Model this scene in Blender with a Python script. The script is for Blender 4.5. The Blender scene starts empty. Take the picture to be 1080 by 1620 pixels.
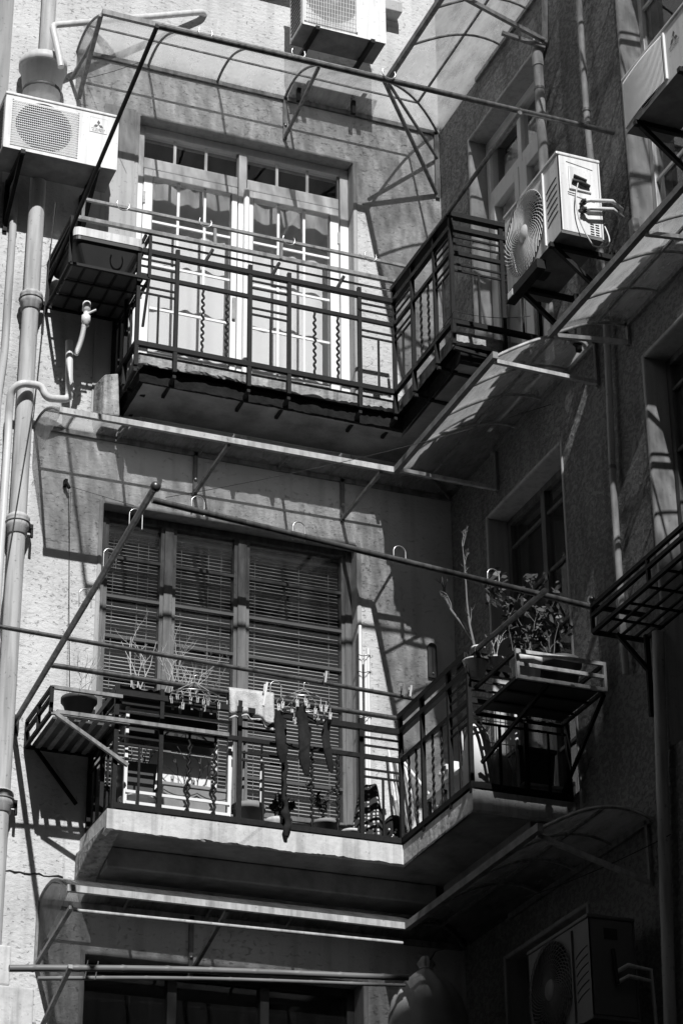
import bpy, bmesh, math, random
from mathutils import Vector, Matrix
R = math.radians
PI = math.pi
scene = bpy.context.scene

# ------------------------------------------------------------------ camera
F_PX = 3808.8                                    # focal length in pixels of the 1080x1620 photograph
YAW, PITCH, ROLL = R(21.602), R(27.350), R(-0.5034)
CAM = Vector((-6.2255, -13.647, 1.6))
_F = Vector((math.sin(YAW) * math.cos(PITCH), math.cos(YAW) * math.cos(PITCH), math.sin(PITCH)))
_R0 = Vector((math.cos(YAW), -math.sin(YAW), 0))
_U0 = _R0.cross(_F)
_R = math.cos(ROLL) * _R0 + math.sin(ROLL) * _U0
_U = -math.sin(ROLL) * _R0 + math.cos(ROLL) * _U0
cd = bpy.data.cameras.new('camera')
cam = bpy.data.objects.new('camera', cd)
scene.collection.objects.link(cam)
m = Matrix((_R, _U, -_F)).transposed().to_4x4()
m.translation = CAM
cam.matrix_world = m
cd.sensor_fit = 'VERTICAL'
cd.sensor_height = 36.0
cd.lens = F_PX / 1620 * 36
cd.clip_start = 0.1
cd.clip_end = 500
scene.camera = cam

# ------------------------------------------------------------------ light: clear sky seen as black-and-white film sees it, one sun
SUN = Vector((0.124, 0.743, -0.662)).normalized()   # direction the light travels
el = math.asin(-SUN.z)
az = math.atan2(-SUN.x, -SUN.y)
w = bpy.data.worlds.new('World')
scene.world = w
w.use_nodes = True
nt = w.node_tree
bg = nt.nodes['Background']
sky = nt.nodes.new('ShaderNodeTexSky')
sky.sky_type = 'NISHITA'
sky.sun_disc = False
sky.sun_elevation = el
sky.sun_rotation = az
bw = nt.nodes.new('ShaderNodeRGBToBW')
nt.links.new(sky.outputs[0], bw.inputs[0])
nt.links.new(bw.outputs[0], bg.inputs[0])
bg.inputs[1].default_value = 0.05
sl = bpy.data.lights.new('sun', 'SUN')
sl.energy = 5.0
sl.angle = R(0.5)
sun = bpy.data.objects.new('sun', sl)
scene.collection.objects.link(sun)
sun.rotation_euler = SUN.to_track_quat('-Z', 'Y').to_euler()
sun.location = (-8, -20, 25)
scene.view_settings.view_transform = 'Standard'
scene.view_settings.look = 'None'
scene.view_settings.exposure = 0.12
scene.view_settings.gamma = 1.0
scene.view_settings.use_curve_mapping = False
scene.cycles.max_bounces = 8
scene.cycles.transparent_max_bounces = 24

# ------------------------------------------------------------------ helpers
rng = random.Random(7)

def _ray(px, py):
    return _R * ((px - 540) / F_PX) - _U * ((py - 810) / F_PX) + _F
def onY(px, py, y=0.0):
    d = _ray(px, py); return CAM + d * ((y - CAM.y) / d.y)
def onX(px, py, x=0.0):
    d = _ray(px, py); return CAM + d * ((x - CAM.x) / d.x)
def onZ(px, py, z):
    d = _ray(px, py); return CAM + d * ((z - CAM.z) / d.z)
V = Vector

class MB:
    """collects shapes, then links them as one mesh object"""
    def __init__(s): s.v = []; s.f = []; s.sm = []
    def _add(s, vs, fs, smooth=False):
        b = len(s.v); s.v += [tuple(x) for x in vs]
        s.f += [tuple(i + b for i in f) for f in fs]; s.sm += [smooth] * len(fs)
        return s
    def box(s, a, b):
        x0, x1 = sorted((a[0], b[0])); y0, y1 = sorted((a[1], b[1])); z0, z1 = sorted((a[2], b[2]))
        vs = [(x0,y0,z0),(x1,y0,z0),(x1,y1,z0),(x0,y1,z0),(x0,y0,z1),(x1,y0,z1),(x1,y1,z1),(x0,y1,z1)]
        return s._add(vs, [(0,3,2,1),(4,5,6,7),(0,1,5,4),(1,2,6,5),(2,3,7,6),(3,0,4,7)])
    def hexa(s, b, t):
        return s._add(list(b) + list(t), [(0,3,2,1),(4,5,6,7),(0,1,5,4),(1,2,6,5),(2,3,7,6),(3,0,4,7)])
    def bar(s, p, q, w, h=None, up=(0, 0, 1)):
        """rectangular bar p to q: w across, h along 'up'"""
        p = V(p); q = V(q); h = h or w
        d = (q - p).normalized(); u = V(up)
        if abs(d.dot(u)) > .98: u = V((0, 1, 0))
        sd = d.cross(u).normalized(); u = sd.cross(d).normalized()
        c = [sd * (-w/2) + u * (-h/2), sd * (w/2) + u * (-h/2), sd * (w/2) + u * (h/2), sd * (-w/2) + u * (h/2)]
        return s._add([p + k for k in c] + [q + k for k in c], [(0,3,2,1),(4,5,6,7),(0,1,5,4),(1,2,6,5),(2,3,7,6),(3,0,4,7)])
    def tube(s, pts, r, n=8, caps=True):
        pts = [V(p) for p in pts]; k = len(pts)
        rs = r if isinstance(r, (list, tuple)) else [r] * k
        t0 = (pts[1] - pts[0]).normalized()
        u = t0.cross(V((0.13, 0.29, 0.95)))
        if u.length < .1: u = t0.cross(V((1, 0, 0)))
        u.normalize(); vs = []
        for i, p in enumerate(pts):
            if i == 0: t = pts[1] - pts[0]
            elif i == k - 1: t = pts[-1] - pts[-2]
            else: t = (pts[i + 1] - p).normalized() + (p - pts[i - 1]).normalized()
            t.normalize(); u = (u - t * u.dot(t)).normalized(); w_ = t.cross(u)
            for j in range(n):
                a = 2 * PI * j / n; vs.append(p + (u * math.cos(a) + w_ * math.sin(a)) * rs[i])
        fs = [(i*n+j, i*n+(j+1) % n, (i+1)*n+(j+1) % n, (i+1)*n+j) for i in range(k-1) for j in range(n)]
        s._add(vs, fs, True)
        if caps:
            s._add(vs[:n], [tuple(reversed(range(n)))]); s._add(vs[-n:], [tuple(range(n))])
        return s
    def lathe(s, prof, c, n=24, axis=(0, 0, 1), smooth=True):
        c = V(c); a = V(axis).normalized(); u = a.orthogonal().normalized(); w_ = a.cross(u); k = len(prof); vs = []
        for r, h in prof:
            for j in range(n):
                t = 2 * PI * j / n; vs.append(c + a * h + (u * math.cos(t) + w_ * math.sin(t)) * r)
        fs = [(i*n+j, i*n+(j+1) % n, (i+1)*n+(j+1) % n, (i+1)*n+j) for i in range(k-1) for j in range(n)]
        return s._add(vs, fs, smooth)
    def disc(s, c, r, axis, n=24, h=.003):
        return s.lathe([(0.0005, 0), (r, 0), (r, h), (0.0005, h)], c, n, axis, False)
    def grid(s, P, smooth=True):
        nu = len(P); nv = len(P[0])
        vs = [p for row in P for p in row]
        return s._add(vs, [(i*nv+j, (i+1)*nv+j, (i+1)*nv+j+1, i*nv+j+1) for i in range(nu-1) for j in range(nv-1)], smooth)
    def poly(s, pts): return s._add(pts, [tuple(range(len(pts)))])
    def build(s, name, mat, parent=None, solid=0, bev=0, recalc=False):
        off = root_loc(parent) if parent else V((0, 0, 0))
        me = bpy.data.meshes.new(name)
        me.from_pydata([tuple(V(v) - off) for v in s.v], [], s.f)
        me.polygons.foreach_set('use_smooth', s.sm)
        me.update()
        if recalc:
            b = bmesh.new(); b.from_mesh(me); bmesh.ops.recalc_face_normals(b, faces=b.faces); b.to_mesh(me); b.free()
        if mat: me.materials.append(mat)
        o = bpy.data.objects.new(name, me); scene.collection.objects.link(o)
        if parent: o.parent = parent
        if solid:
            md = o.modifiers.new('thickness', 'SOLIDIFY'); md.thickness = solid; md.offset = 0
        if bev:
            md = o.modifiers.new('edges', 'BEVEL'); md.width = bev; md.segments = 2; md.limit_method = 'ANGLE'
        return o

def root_loc(o):
    while o.parent: o = o.parent
    return V(o.location)

def thing(name, loc, label, cat, group=None):
    o = bpy.data.objects.new(name, None); o.empty_display_size = .1
    scene.collection.objects.link(o); o.location = loc
    return tag(o, label, cat, group)
def tag(o, label, cat, group=None):
    o['label'] = label; o['category'] = cat
    if group: o['group'] = group
    return o
def struct(o): o['kind'] = 'structure'; return o
def stuff(o): o['kind'] = 'stuff'; return o
def lerp(a, b, t): return a + (b - a) * t
def arc(p, c, q, n=8):
    """quadratic curve through control c"""
    p, c, q = V(p), V(c), V(q)
    return [p * (1-t)**2 + c * 2*t*(1-t) + q * t*t for t in [i / n for i in range(n + 1)]]
def round_path(pts, r=.06, n=5):
    pts = [V(p) for p in pts]; out = [pts[0]]
    for i in range(1, len(pts) - 1):
        a = (pts[i-1] - pts[i]); b = (pts[i+1] - pts[i]); k = min(r, a.length * .45, b.length * .45)
        out += arc(pts[i] + a.normalized() * k, pts[i], pts[i] + b.normalized() * k, n)
    return out + [pts[-1]]

# ------------------------------------------------------------------ materials (the photograph is black and white: every colour is a grey)
def newmat(name):
    mt = bpy.data.materials.new(name); mt.use_nodes = True
    n = mt.node_tree.nodes; n.clear()
    out = n.new('ShaderNodeOutputMaterial')
    return mt, n, mt.node_tree.links, out
def mat(name, g, rough=.6, var=.15, scale=6, metal=0, bump=0, bscale=60, spec=.5, stretch=None, streak=0):
    mt, n, l, out = newmat(name)
    p = n.new('ShaderNodeBsdfPrincipled'); l.new(p.outputs[0], out.inputs[0])
    p.inputs['Roughness'].default_value = rough; p.inputs['Metallic'].default_value = metal
    p.inputs['Specular IOR Level'].default_value = spec
    tc = n.new('ShaderNodeTexCoord'); mp = n.new('ShaderNodeMapping'); l.new(tc.outputs['Object'], mp.inputs[0])
    if stretch: mp.inputs['Scale'].default_value = stretch
    no = n.new('ShaderNodeTexNoise'); no.inputs['Scale'].default_value = scale; no.inputs['Detail'].default_value = 7
    no.inputs['Roughness'].default_value = .65
    l.new(mp.outputs[0], no.inputs['Vector'])
    r = n.new('ShaderNodeMapRange'); r.inputs[1].default_value = .3; r.inputs[2].default_value = .7
    r.inputs[3].default_value = g * (1 - var); r.inputs[4].default_value = min(1, g * (1 + var))
    l.new(no.outputs[0], r.inputs[0])
    if streak:      # rain runs and grime
        ms = n.new('ShaderNodeMapping'); ms.inputs['Scale'].default_value = (26, 26, 1.6); l.new(tc.outputs['Object'], ms.inputs[0])
        ns = n.new('ShaderNodeTexNoise'); ns.inputs['Scale'].default_value = 1; ns.inputs['Detail'].default_value = 6; l.new(ms.outputs[0], ns.inputs['Vector'])
        rs = n.new('ShaderNodeMapRange'); rs.inputs[1].default_value = .32; rs.inputs[2].default_value = .55; rs.inputs[3].default_value = 1 - streak; rs.inputs[4].default_value = 1
        l.new(ns.outputs[0], rs.inputs[0])
        n2 = n.new('ShaderNodeTexNoise'); n2.inputs['Scale'].default_value = 42; n2.inputs['Detail'].default_value = 4; l.new(tc.outputs['Object'], n2.inputs['Vector'])
        rc = n.new('ShaderNodeMapRange'); rc.inputs[1].default_value = .30; rc.inputs[2].default_value = .36; rc.inputs[3].default_value = 1 - streak; rc.inputs[4].default_value = 1
        l.new(n2.outputs[0], rc.inputs[0])
        q1 = n.new('ShaderNodeMath'); q1.operation = 'MULTIPLY'; l.new(r.outputs[0], q1.inputs[0]); l.new(rs.outputs[0], q1.inputs[1])
        q2 = n.new('ShaderNodeMath'); q2.operation = 'MULTIPLY'; l.new(q1.outputs[0], q2.inputs[0]); l.new(rc.outputs[0], q2.inputs[1])
        l.new(q2.outputs[0], p.inputs['Base Color'])
    else: l.new(r.outputs[0], p.inputs['Base Color'])
    if bump:
        nb = n.new('ShaderNodeTexNoise'); nb.inputs['Scale'].default_value = bscale; nb.inputs['Detail'].default_value = 5
        l.new(mp.outputs[0], nb.inputs['Vector'])
        bp = n.new('ShaderNodeBump'); bp.inputs['Strength'].default_value = 1; bp.inputs['Distance'].default_value = bump
        l.new(nb.outputs[0], bp.inputs['Height']); l.new(bp.outputs[0], p.inputs['Normal'])
    return mt

def stucco(name, g, d1, d2, rough_fleck, scale=15, lo=.36, hi=.40, pit=.86):
    """trowelled render: flattened plateaus with torn edges over a grainy coat"""
    mt, n, l, out = newmat(name)
    p = n.new('ShaderNodeBsdfPrincipled'); l.new(p.outputs[0], out.inputs[0])
    p.inputs['Roughness'].default_value = .95; p.inputs['Specular IOR Level'].default_value = .1
    tc = n.new('ShaderNodeTexCoord'); mp = n.new('ShaderNodeMapping'); l.new(tc.outputs['Object'], mp.inputs[0])
    mp.inputs['Scale'].default_value = (1, 1, 1.45)
    a = n.new('ShaderNodeTexNoise'); a.inputs['Scale'].default_value = scale; a.inputs['Detail'].default_value = 8
    a.inputs['Roughness'].default_value = .62; a.inputs['Distortion'].default_value = .45
    l.new(mp.outputs[0], a.inputs['Vector'])
    # the trowel tore the coat more in some patches than in others
    pa = n.new('ShaderNodeTexNoise'); pa.inputs['Scale'].default_value = 1.9; pa.inputs['Detail'].default_value = 3
    l.new(tc.outputs['Object'], pa.inputs['Vector'])
    sh_ = n.new('ShaderNodeMath'); sh_.operation = 'MULTIPLY_ADD'; sh_.inputs[1].default_value = .22
    l.new(pa.outputs[0], sh_.inputs[0]); l.new(a.outputs[0], sh_.inputs[2])
    k = n.new('ShaderNodeMapRange'); k.interpolation_type = 'SMOOTHSTEP'
    k.inputs[1].default_value = lo + .11; k.inputs[2].default_value = hi + .11; l.new(sh_.outputs[0], k.inputs[0])
    b = n.new('ShaderNodeTexNoise'); b.inputs['Scale'].default_value = 32; b.inputs['Detail'].default_value = 6
    b.inputs['Roughness'].default_value = .7
    l.new(mp.outputs[0], b.inputs['Vector'])
    c = n.new('ShaderNodeTexNoise'); c.inputs['Scale'].default_value = 17; c.inputs['Detail'].default_value = 5
    l.new(mp.outputs[0], c.inputs['Vector'])
    m1 = n.new('ShaderNodeMath'); m1.operation = 'MULTIPLY'; m1.inputs[1].default_value = d1; l.new(k.outputs[0], m1.inputs[0])
    m2 = n.new('ShaderNodeMath'); m2.operation = 'MULTIPLY_ADD'; m2.inputs[1].default_value = d2
    l.new(b.outputs[0], m2.inputs[0]); l.new(m1.outputs[0], m2.inputs[2])
    m3 = n.new('ShaderNodeMath'); m3.operation = 'MULTIPLY_ADD'; m3.inputs[1].default_value = rough_fleck
    l.new(c.outputs[0], m3.inputs[0]); l.new(m2.outputs[0], m3.inputs[2])
    bp = n.new('ShaderNodeBump'); bp.inputs['Strength'].default_value = 1; bp.inputs['Distance'].default_value = 1
    l.new(m3.outputs[0], bp.inputs['Height']); l.new(bp.outputs[0], p.inputs['Normal'])
    # weathering: broad blotches, thin vertical run stains
    s = n.new('ShaderNodeTexNoise'); s.inputs['Scale'].default_value = 1.6; s.inputs['Detail'].default_value = 6
    l.new(tc.outputs['Object'], s.inputs['Vector'])
    mp2 = n.new('ShaderNodeMapping'); mp2.inputs['Scale'].default_value = (9, 9, .7); l.new(tc.outputs['Object'], mp2.inputs[0])
    s2 = n.new('ShaderNodeTexNoise'); s2.inputs['Scale'].default_value = 1.0; s2.inputs['Detail'].default_value = 4; l.new(mp2.outputs[0], s2.inputs['Vector'])
    r1 = n.new('ShaderNodeMapRange'); r1.inputs[1].default_value = .3; r1.inputs[2].default_value = .7; r1.inputs[3].default_value = g * .76; r1.inputs[4].default_value = g * 1.12
    l.new(s.outputs[0], r1.inputs[0])
    r2 = n.new('ShaderNodeMapRange'); r2.inputs[1].default_value = .28; r2.inputs[2].default_value = .5; r2.inputs[3].default_value = .74; r2.inputs[4].default_value = 1
    l.new(s2.outputs[0], r2.inputs[0])
    r3 = n.new('ShaderNodeMapRange'); r3.inputs[3].default_value = pit; r3.inputs[4].default_value = 1   # shade of the torn pits put into the colour
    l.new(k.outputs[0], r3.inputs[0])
    q = n.new('ShaderNodeMath'); q.operation = 'MULTIPLY'; l.new(r1.outputs[0], q.inputs[0]); l.new(r2.outputs[0], q.inputs[1])
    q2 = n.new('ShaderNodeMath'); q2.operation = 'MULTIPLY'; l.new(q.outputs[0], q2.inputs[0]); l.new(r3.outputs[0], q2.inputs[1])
    l.new(q2.outputs[0], p.inputs['Base Color'])
    return mt

def thin_fresnel(n, l, ior):
    """reflectance of the outer face of a thin sheet; the inner face adds none"""
    f = n.new('ShaderNodeFresnel'); f.inputs[0].default_value = ior
    g = n.new('ShaderNodeNewGeometry')
    i = n.new('ShaderNodeMath'); i.operation = 'SUBTRACT'; i.inputs[0].default_value = 1; l.new(g.outputs['Backfacing'], i.inputs[1])
    m_ = n.new('ShaderNodeMath'); m_.operation = 'MULTIPLY'; l.new(f.outputs[0], m_.inputs[0]); l.new(i.outputs[0], m_.inputs[1])
    return m_

def glassmat(name, tint, rough=0.0, refl=1.0, dust=0):
    mt, n, l, out = newmat(name)
    t = n.new('ShaderNodeBsdfTransparent'); t.inputs[0].default_value = (tint, tint, tint, 1)
    g = n.new('ShaderNodeBsdfGlossy'); g.inputs['Roughness'].default_value = rough; g.inputs[0].default_value = (refl, refl, refl, 1)
    f = thin_fresnel(n, l, 1.45)
    x = n.new('ShaderNodeMixShader'); l.new(f.outputs[0], x.inputs[0]); l.new(t.outputs[0], x.inputs[1]); l.new(g.outputs[0], x.inputs[2])
    if dust:
        d = n.new('ShaderNodeBsdfDiffuse'); d.inputs[0].default_value = (.4, .4, .4, 1)
        x2 = n.new('ShaderNodeMixShader'); x2.inputs[0].default_value = dust
        l.new(x.outputs[0], x2.inputs[1]); l.new(d.outputs[0], x2.inputs[2]); x = x2
    l.new(x.outputs[0], out.inputs[0])
    return mt

def polymat(name, tint, fog, dirt=1.0, turn=False):
    """smoky weathered polycarbonate sheet"""
    mt, n, l, out = newmat(name)
    tc = n.new('ShaderNodeTexCoord')
    no = n.new('ShaderNodeTexNoise'); no.inputs['Scale'].default_value = 3.5; no.inputs['Detail'].default_value = 8; no.inputs['Roughness'].default_value = .7
    l.new(tc.outputs['Object'], no.inputs['Vector'])
    r = n.new('ShaderNodeMapRange'); r.inputs[1].default_value = .3; r.inputs[2].default_value = .7
    r.inputs[3].default_value = tint * (1 - .12 * dirt); r.inputs[4].default_value = min(1, tint * 1.04)
    l.new(no.outputs[0], r.inputs[0])
    t = n.new('ShaderNodeBsdfTransparent'); l.new(r.outputs[0], t.inputs[0])
    tr = n.new('ShaderNodeBsdfTranslucent'); tr.inputs[0].default_value = (.85, .85, .85, 1)
    df = n.new('ShaderNodeBsdfDiffuse'); df.inputs[0].default_value = (.35, .35, .35, 1)
    ad = n.new('ShaderNodeMixShader'); ad.inputs[0].default_value = .4; l.new(tr.outputs[0], ad.inputs[1]); l.new(df.outputs[0], ad.inputs[2])
    ms = n.new('ShaderNodeMapping'); ms.inputs['Scale'].default_value = (7, 2.2, 2.2) if not turn else (2.2, 7, 2.2); l.new(tc.outputs['Object'], ms.inputs[0])
    ns = n.new('ShaderNodeTexNoise'); ns.inputs['Scale'].default_value = 1.6; ns.inputs['Detail'].default_value = 9; ns.inputs['Roughness'].default_value = .68; l.new(ms.outputs[0], ns.inputs['Vector'])
    r2 = n.new('ShaderNodeMapRange'); r2.inputs[1].default_value = .32; r2.inputs[2].default_value = .7
    r2.inputs[3].default_value = fog * .55; r2.inputs[4].default_value = fog * 1.9
    l.new(ns.outputs[0], r2.inputs[0])
    x = n.new('ShaderNodeMixShader'); l.new(r2.outputs[0], x.inputs[0]); l.new(t.outputs[0], x.inputs[1]); l.new(ad.outputs[0], x.inputs[2])
    g = n.new('ShaderNodeBsdfGlossy'); g.inputs['Roughness'].default_value = .12
    f = thin_fresnel(n, l, 1.4)
    y = n.new('ShaderNodeMixShader'); l.new(f.outputs[0], y.inputs[0]); l.new(x.outputs[0], y.inputs[1]); l.new(g.outputs[0], y.inputs[2])
    l.new(y.outputs[0], out.inputs[0])
    return mt

def clothmat(name, g, trans=.4):
    mt, n, l, out = newmat(name)
    d = n.new('ShaderNodeBsdfDiffuse'); d.inputs[0].default_value = (g, g, g, 1)
    t = n.new('ShaderNodeBsdfTranslucent'); t.inputs[0].default_value = (g, g, g, 1)
    x = n.new('ShaderNodeMixShader'); x.inputs[0].default_value = trans
    l.new(d.outputs[0], x.inputs[1]); l.new(t.outputs[0], x.inputs[2])
    l.new(x.outputs[0], out.inputs[0])
    return mt

def knitmat(name):
    """dark knit with rows of pale dots"""
    mt, n, l, out = newmat(name)
    p = n.new('ShaderNodeBsdfPrincipled'); p.inputs['Roughness'].default_value = .95; l.new(p.outputs[0], out.inputs[0])
    tc = n.new('ShaderNodeTexCoord')
    v = n.new('ShaderNodeTexVoronoi'); v.inputs['Scale'].default_value = 38; v.inputs['Randomness'].default_value = .25
    l.new(tc.outputs['Object'], v.inputs['Vector'])
    r = n.new('ShaderNodeMapRange'); r.inputs[1].default_value = .26; r.inputs[2].default_value = .34; r.inputs[3].default_value = .6; r.inputs[4].default_value = .03
    l.new(v.outputs['Distance'], r.inputs[0]); l.new(r.outputs[0], p.inputs['Base Color'])
    return mt

M = dict(
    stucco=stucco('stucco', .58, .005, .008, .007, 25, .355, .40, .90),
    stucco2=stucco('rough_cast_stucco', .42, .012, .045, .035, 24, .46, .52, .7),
    plaster=mat('smooth_plaster', .42, .9, .08, 2.5, bump=.002, bscale=12, spec=.15, streak=0.22),
    plaster2=mat('grey_plaster', .33, .9, .08, 2.5, bump=.0015, bscale=10, spec=.15, streak=0.25),
    concrete=mat('painted_concrete', .56, .9, .2, 5, bump=.006, bscale=22, spec=.15, streak=0.3),
    concrete2=mat('bare_concrete', .34, .95, .4, 9, bump=.012, bscale=26, spec=.1, streak=0.5),
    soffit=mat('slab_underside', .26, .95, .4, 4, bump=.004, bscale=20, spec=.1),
    black=mat('black_painted_iron', .008, .55, .5, 30, bump=.0006, bscale=120, spec=.2),
    iron=mat('weathered_steel', .22, .5, .35, 14, bump=.0006, bscale=90, spec=.5, streak=0.5),
    steel=mat('bright_steel', .5, .3, .1, 20, metal=.9),
    pole=mat('dull_steel_pole', .16, .35, .3, 12, metal=.6, streak=0.5),
    alu=mat('aluminium_trim', .42, .5, .25, 10, stretch=(1, 1, 1), spec=.4, streak=0.4),
    wood=mat('weathered_batten', .2, .8, .4, 10, bump=.002, bscale=60, spec=.2),
    pvc=mat('white_pvc', .62, .4, .1, 3, streak=0.18),
    pipe=mat('grey_painted_pipe', .46, .8, .14, 3.5, bump=.001, bscale=20, stretch=(1, 1, .4), streak=0.38),
    upvc=mat('white_window_frame', .8, .35, .04, 4, streak=0.08),
    bead=mat('grey_gasket', .22, .7, .1, 8),
    dframe=mat('old_window_frame', .13, .7, .3, 8, bump=.0015, bscale=50, stretch=(4, 4, .5), streak=0.4),
    dpanel=mat('painted_door_panel', .26, .7, .1, 4, streak=0.3),
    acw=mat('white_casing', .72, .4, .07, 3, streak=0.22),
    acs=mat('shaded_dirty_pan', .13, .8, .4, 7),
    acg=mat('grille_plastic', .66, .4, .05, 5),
    dark=mat('fan_dark', .012, .6, .2, 6),
    fan=mat('fan_blade', .06, .5, .1, 6),
    logo=mat('logo_print', .09, .6, .05, 5),
    print=mat('grey_print', .28, .6, .05, 5),
    wing=mat('dark_render', .12, .9, .1, 1.5),  # dark tone of the unseen wings
    soot_shade=mat('soot_and_shade_concrete', .016, .95, .5, 6, bump=.012, bscale=24, spec=.1),  # soot and the shade below the slab edge, both in this near-black colour
    room=mat('room_dark', .05, .9, .1, 2),
    blind=mat('blind_slat', .62, .45, .06, 5),
    cord=mat('blind_cord', .5, .8, .05, 5),
    bucket=mat('old_bucket_plastic', .52, .55, .12, 5, streak=.15),
    clay=mat('clay_pot', .22, .8, .2, 8, bump=.001),
    pot=mat('dark_pot', .05, .6, .2, 8),
    ceramic=mat('pale_pot', .58, .5, .12, 7, streak=0.25),
    plastic=mat('white_plastic', .72, .35, .05, 5),
    soil=mat('soil', .04, .95, .5, 30, bump=.01, bscale=50),
    twig=mat('twig', .13, .85, .3, 14),
    paletwig=mat('pale_twig', .42, .85, .3, 14),
    leaf=mat('leaf', .05, .55, .4, 9),
    towel=mat('towel_terry', .5, .98, .22, 30, bump=.006, bscale=140, spec=.05),
    trim=mat('towel_band', .03, .95, .2, 30),
    sock=mat('black_sock', .022, .95, .3, 30, bump=.002, bscale=120, spec=.1),
    knit=knitmat('dotted_knit'),
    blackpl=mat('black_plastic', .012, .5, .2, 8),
    acd=mat('shade_dark_casing', .11, .55, .15, 4),  # casing darkened: deep shade of the lower right unit put into the colour
    wire=mat('black_wire', .02, .6, .1, 5),
    bamboo=mat('bamboo', .15, .5, .3, 6, stretch=(.4, 4, 4)),
    sack=mat('sack_plastic', .34, .55, .2, 5, spec=.4),
    ground=mat('courtyard_paving', .12, .9, .3, 2, bump=.004, bscale=20),
    glass=glassmat('window_glass', .93),
    dglass=glassmat('dusty_window_glass', .86, 0, 1, .035),
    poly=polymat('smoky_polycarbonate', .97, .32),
    poly2=polymat('dark_polycarbonate', .58, .3),  # darker, denser sheet for the lowest awning
    curtain=clothmat('curtain_cloth', .9, .25),
)

# ------------------------------------------------------------------ setting: ground, courtyard
struct(MB().box((-120, -120, -.3), (120, 120, 0)).build('ground', M['ground']))
# unseen opposite wing behind the camera, its roofline set by the shadow edge
cw = MB(); cw.box((-26, -28, 0), (-4.0, -19, 21.2)); cw.box((-3.99, -28, 0), (10, -19, 22.13))
struct(cw.build('unseen_wing', M['wing']))
struct(MB().box((-26, -18.9, 0), (-12, 6, 23)).build('unseen_wing', M['wing']))  # unseen wing added beside the camera to block skylight

# ------------------------------------------------------------------ the apartment building
bld = thing('apartment_building', (0, 0, 0), 'stuccoed apartment block with an inner corner, white French door above and old blinded window below', 'building')

def wall_cells(mb, P, umin, umax, zmin, zmax, holes, depth):
    us = sorted({umin, umax, *[h[0] for h in holes], *[h[1] for h in holes]})
    zs = sorted({zmin, zmax, *[h[2] for h in holes], *[h[3] for h in holes]})
    for i in range(len(us) - 1):
        for j in range(len(zs) - 1):
            um = (us[i] + us[i+1]) / 2; zm = (zs[j] + zs[j+1]) / 2
            if any(h[0] < um < h[1] and h[2] < zm < h[3] for h in holes): continue
            mb.poly([P(us[i], 0, zs[j]), P(us[i+1], 0, zs[j]), P(us[i+1], 0, zs[j+1]), P(us[i], 0, zs[j+1])])

PA = lambda u, d, z: V((u, d, z))       # d = depth into wall A
PB = lambda u, d, z: V((d, u, z))       # u = y on wall B
holesA = [(-2.352, -.705, 9.62, 12.135), (-2.503, -.712, 6.52, 8.955), (-2.50, -.70, 3.3, 5.90)]
holesB = [(-1.66, -.535, 9.62, 12.15), (-1.70, -.594, 6.52, 9.0), (-1.70, -.6, 3.3, 5.95),
          (-4.3, -2.85, 9.62, 12.3), (-4.3, -2.84, 6.52, 9.0)]
REV = .30
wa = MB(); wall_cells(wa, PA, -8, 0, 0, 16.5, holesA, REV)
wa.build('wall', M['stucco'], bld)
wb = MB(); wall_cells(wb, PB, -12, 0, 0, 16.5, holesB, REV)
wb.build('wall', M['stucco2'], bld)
# closed shell behind the two faces, so no daylight leaks into the rooms
sh = MB()
sh.box((-8, 3.2, 0), (3.2, 3.4, 16.5)); sh.box((3.2, -12, 0), (3.4, 3.4, 16.5)); sh.box((-8.2, 0.001, 0), (-8, 3.4, 16.5))
sh.box((0.001, -12.2, 0), (3.4, -12, 16.5)); sh.box((-8, 0.002, 16.3), (3.4, 3.4, 16.5)); sh.box((0.002, -12, 16.3), (3.4, 0, 16.5))
sh.build('outer_shell', M['room'], bld)
# smooth reveals lining each opening, with a rounded outer arris
def lining(P, h, name='reveal'):
    u0, u1, z0, z1 = h; g = .002; t = .03
    mb = MB()
    def bx(a, b): mb.box(P(*a), P(*b))
    bx((u0 - g - t, -.006, z0), (u0 + .001, REV, z1 + t)); bx((u1 - .001, -.006, z0), (u1 + g + t, REV, z1 + t))
    bx((u0 + .001, -.006, z1 - .001), (u1 - .001, REV, z1 + t))
    return mb.build(name, M['plaster'], bld, bev=.012)
for h in holesA: lining(PA, h)
for h in holesB: lining(PB, h)
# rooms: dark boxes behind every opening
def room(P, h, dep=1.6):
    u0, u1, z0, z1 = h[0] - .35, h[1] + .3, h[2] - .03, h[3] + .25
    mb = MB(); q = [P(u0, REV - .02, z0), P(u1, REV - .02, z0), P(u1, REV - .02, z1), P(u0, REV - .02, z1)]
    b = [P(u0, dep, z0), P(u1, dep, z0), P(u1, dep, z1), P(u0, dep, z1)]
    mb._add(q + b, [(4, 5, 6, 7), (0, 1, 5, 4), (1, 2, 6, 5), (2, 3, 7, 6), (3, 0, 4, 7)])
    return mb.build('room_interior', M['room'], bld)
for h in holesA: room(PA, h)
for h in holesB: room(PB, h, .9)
# smooth plaster band left of the French door, smooth pilaster at the far left
MB().box((-2.62, -.008, 9.62), (-2.385, .01, 12.17)).build('architrave', M['plaster'], bld)
MB().box((-8, -.035, 0), (-3.335, .01, 16.5)).build('pilaster', M['plaster2'], bld)
# ledge of the storey above
MB().box((-1.9, -.13, 13.56), (-.33, .05, 13.66)).build('window_ledge', M['plaster'], bld, bev=.008)
# concrete pier at the lower left
pr = MB(); pr.box((-5, -.34, 0), (-2.885, .02, 5.56)); pr.box((-5, -.33, 5.56), (-3.03, .02, 5.80))
pr.build('concrete_pier', M['concrete'], bld, bev=.012)
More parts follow.
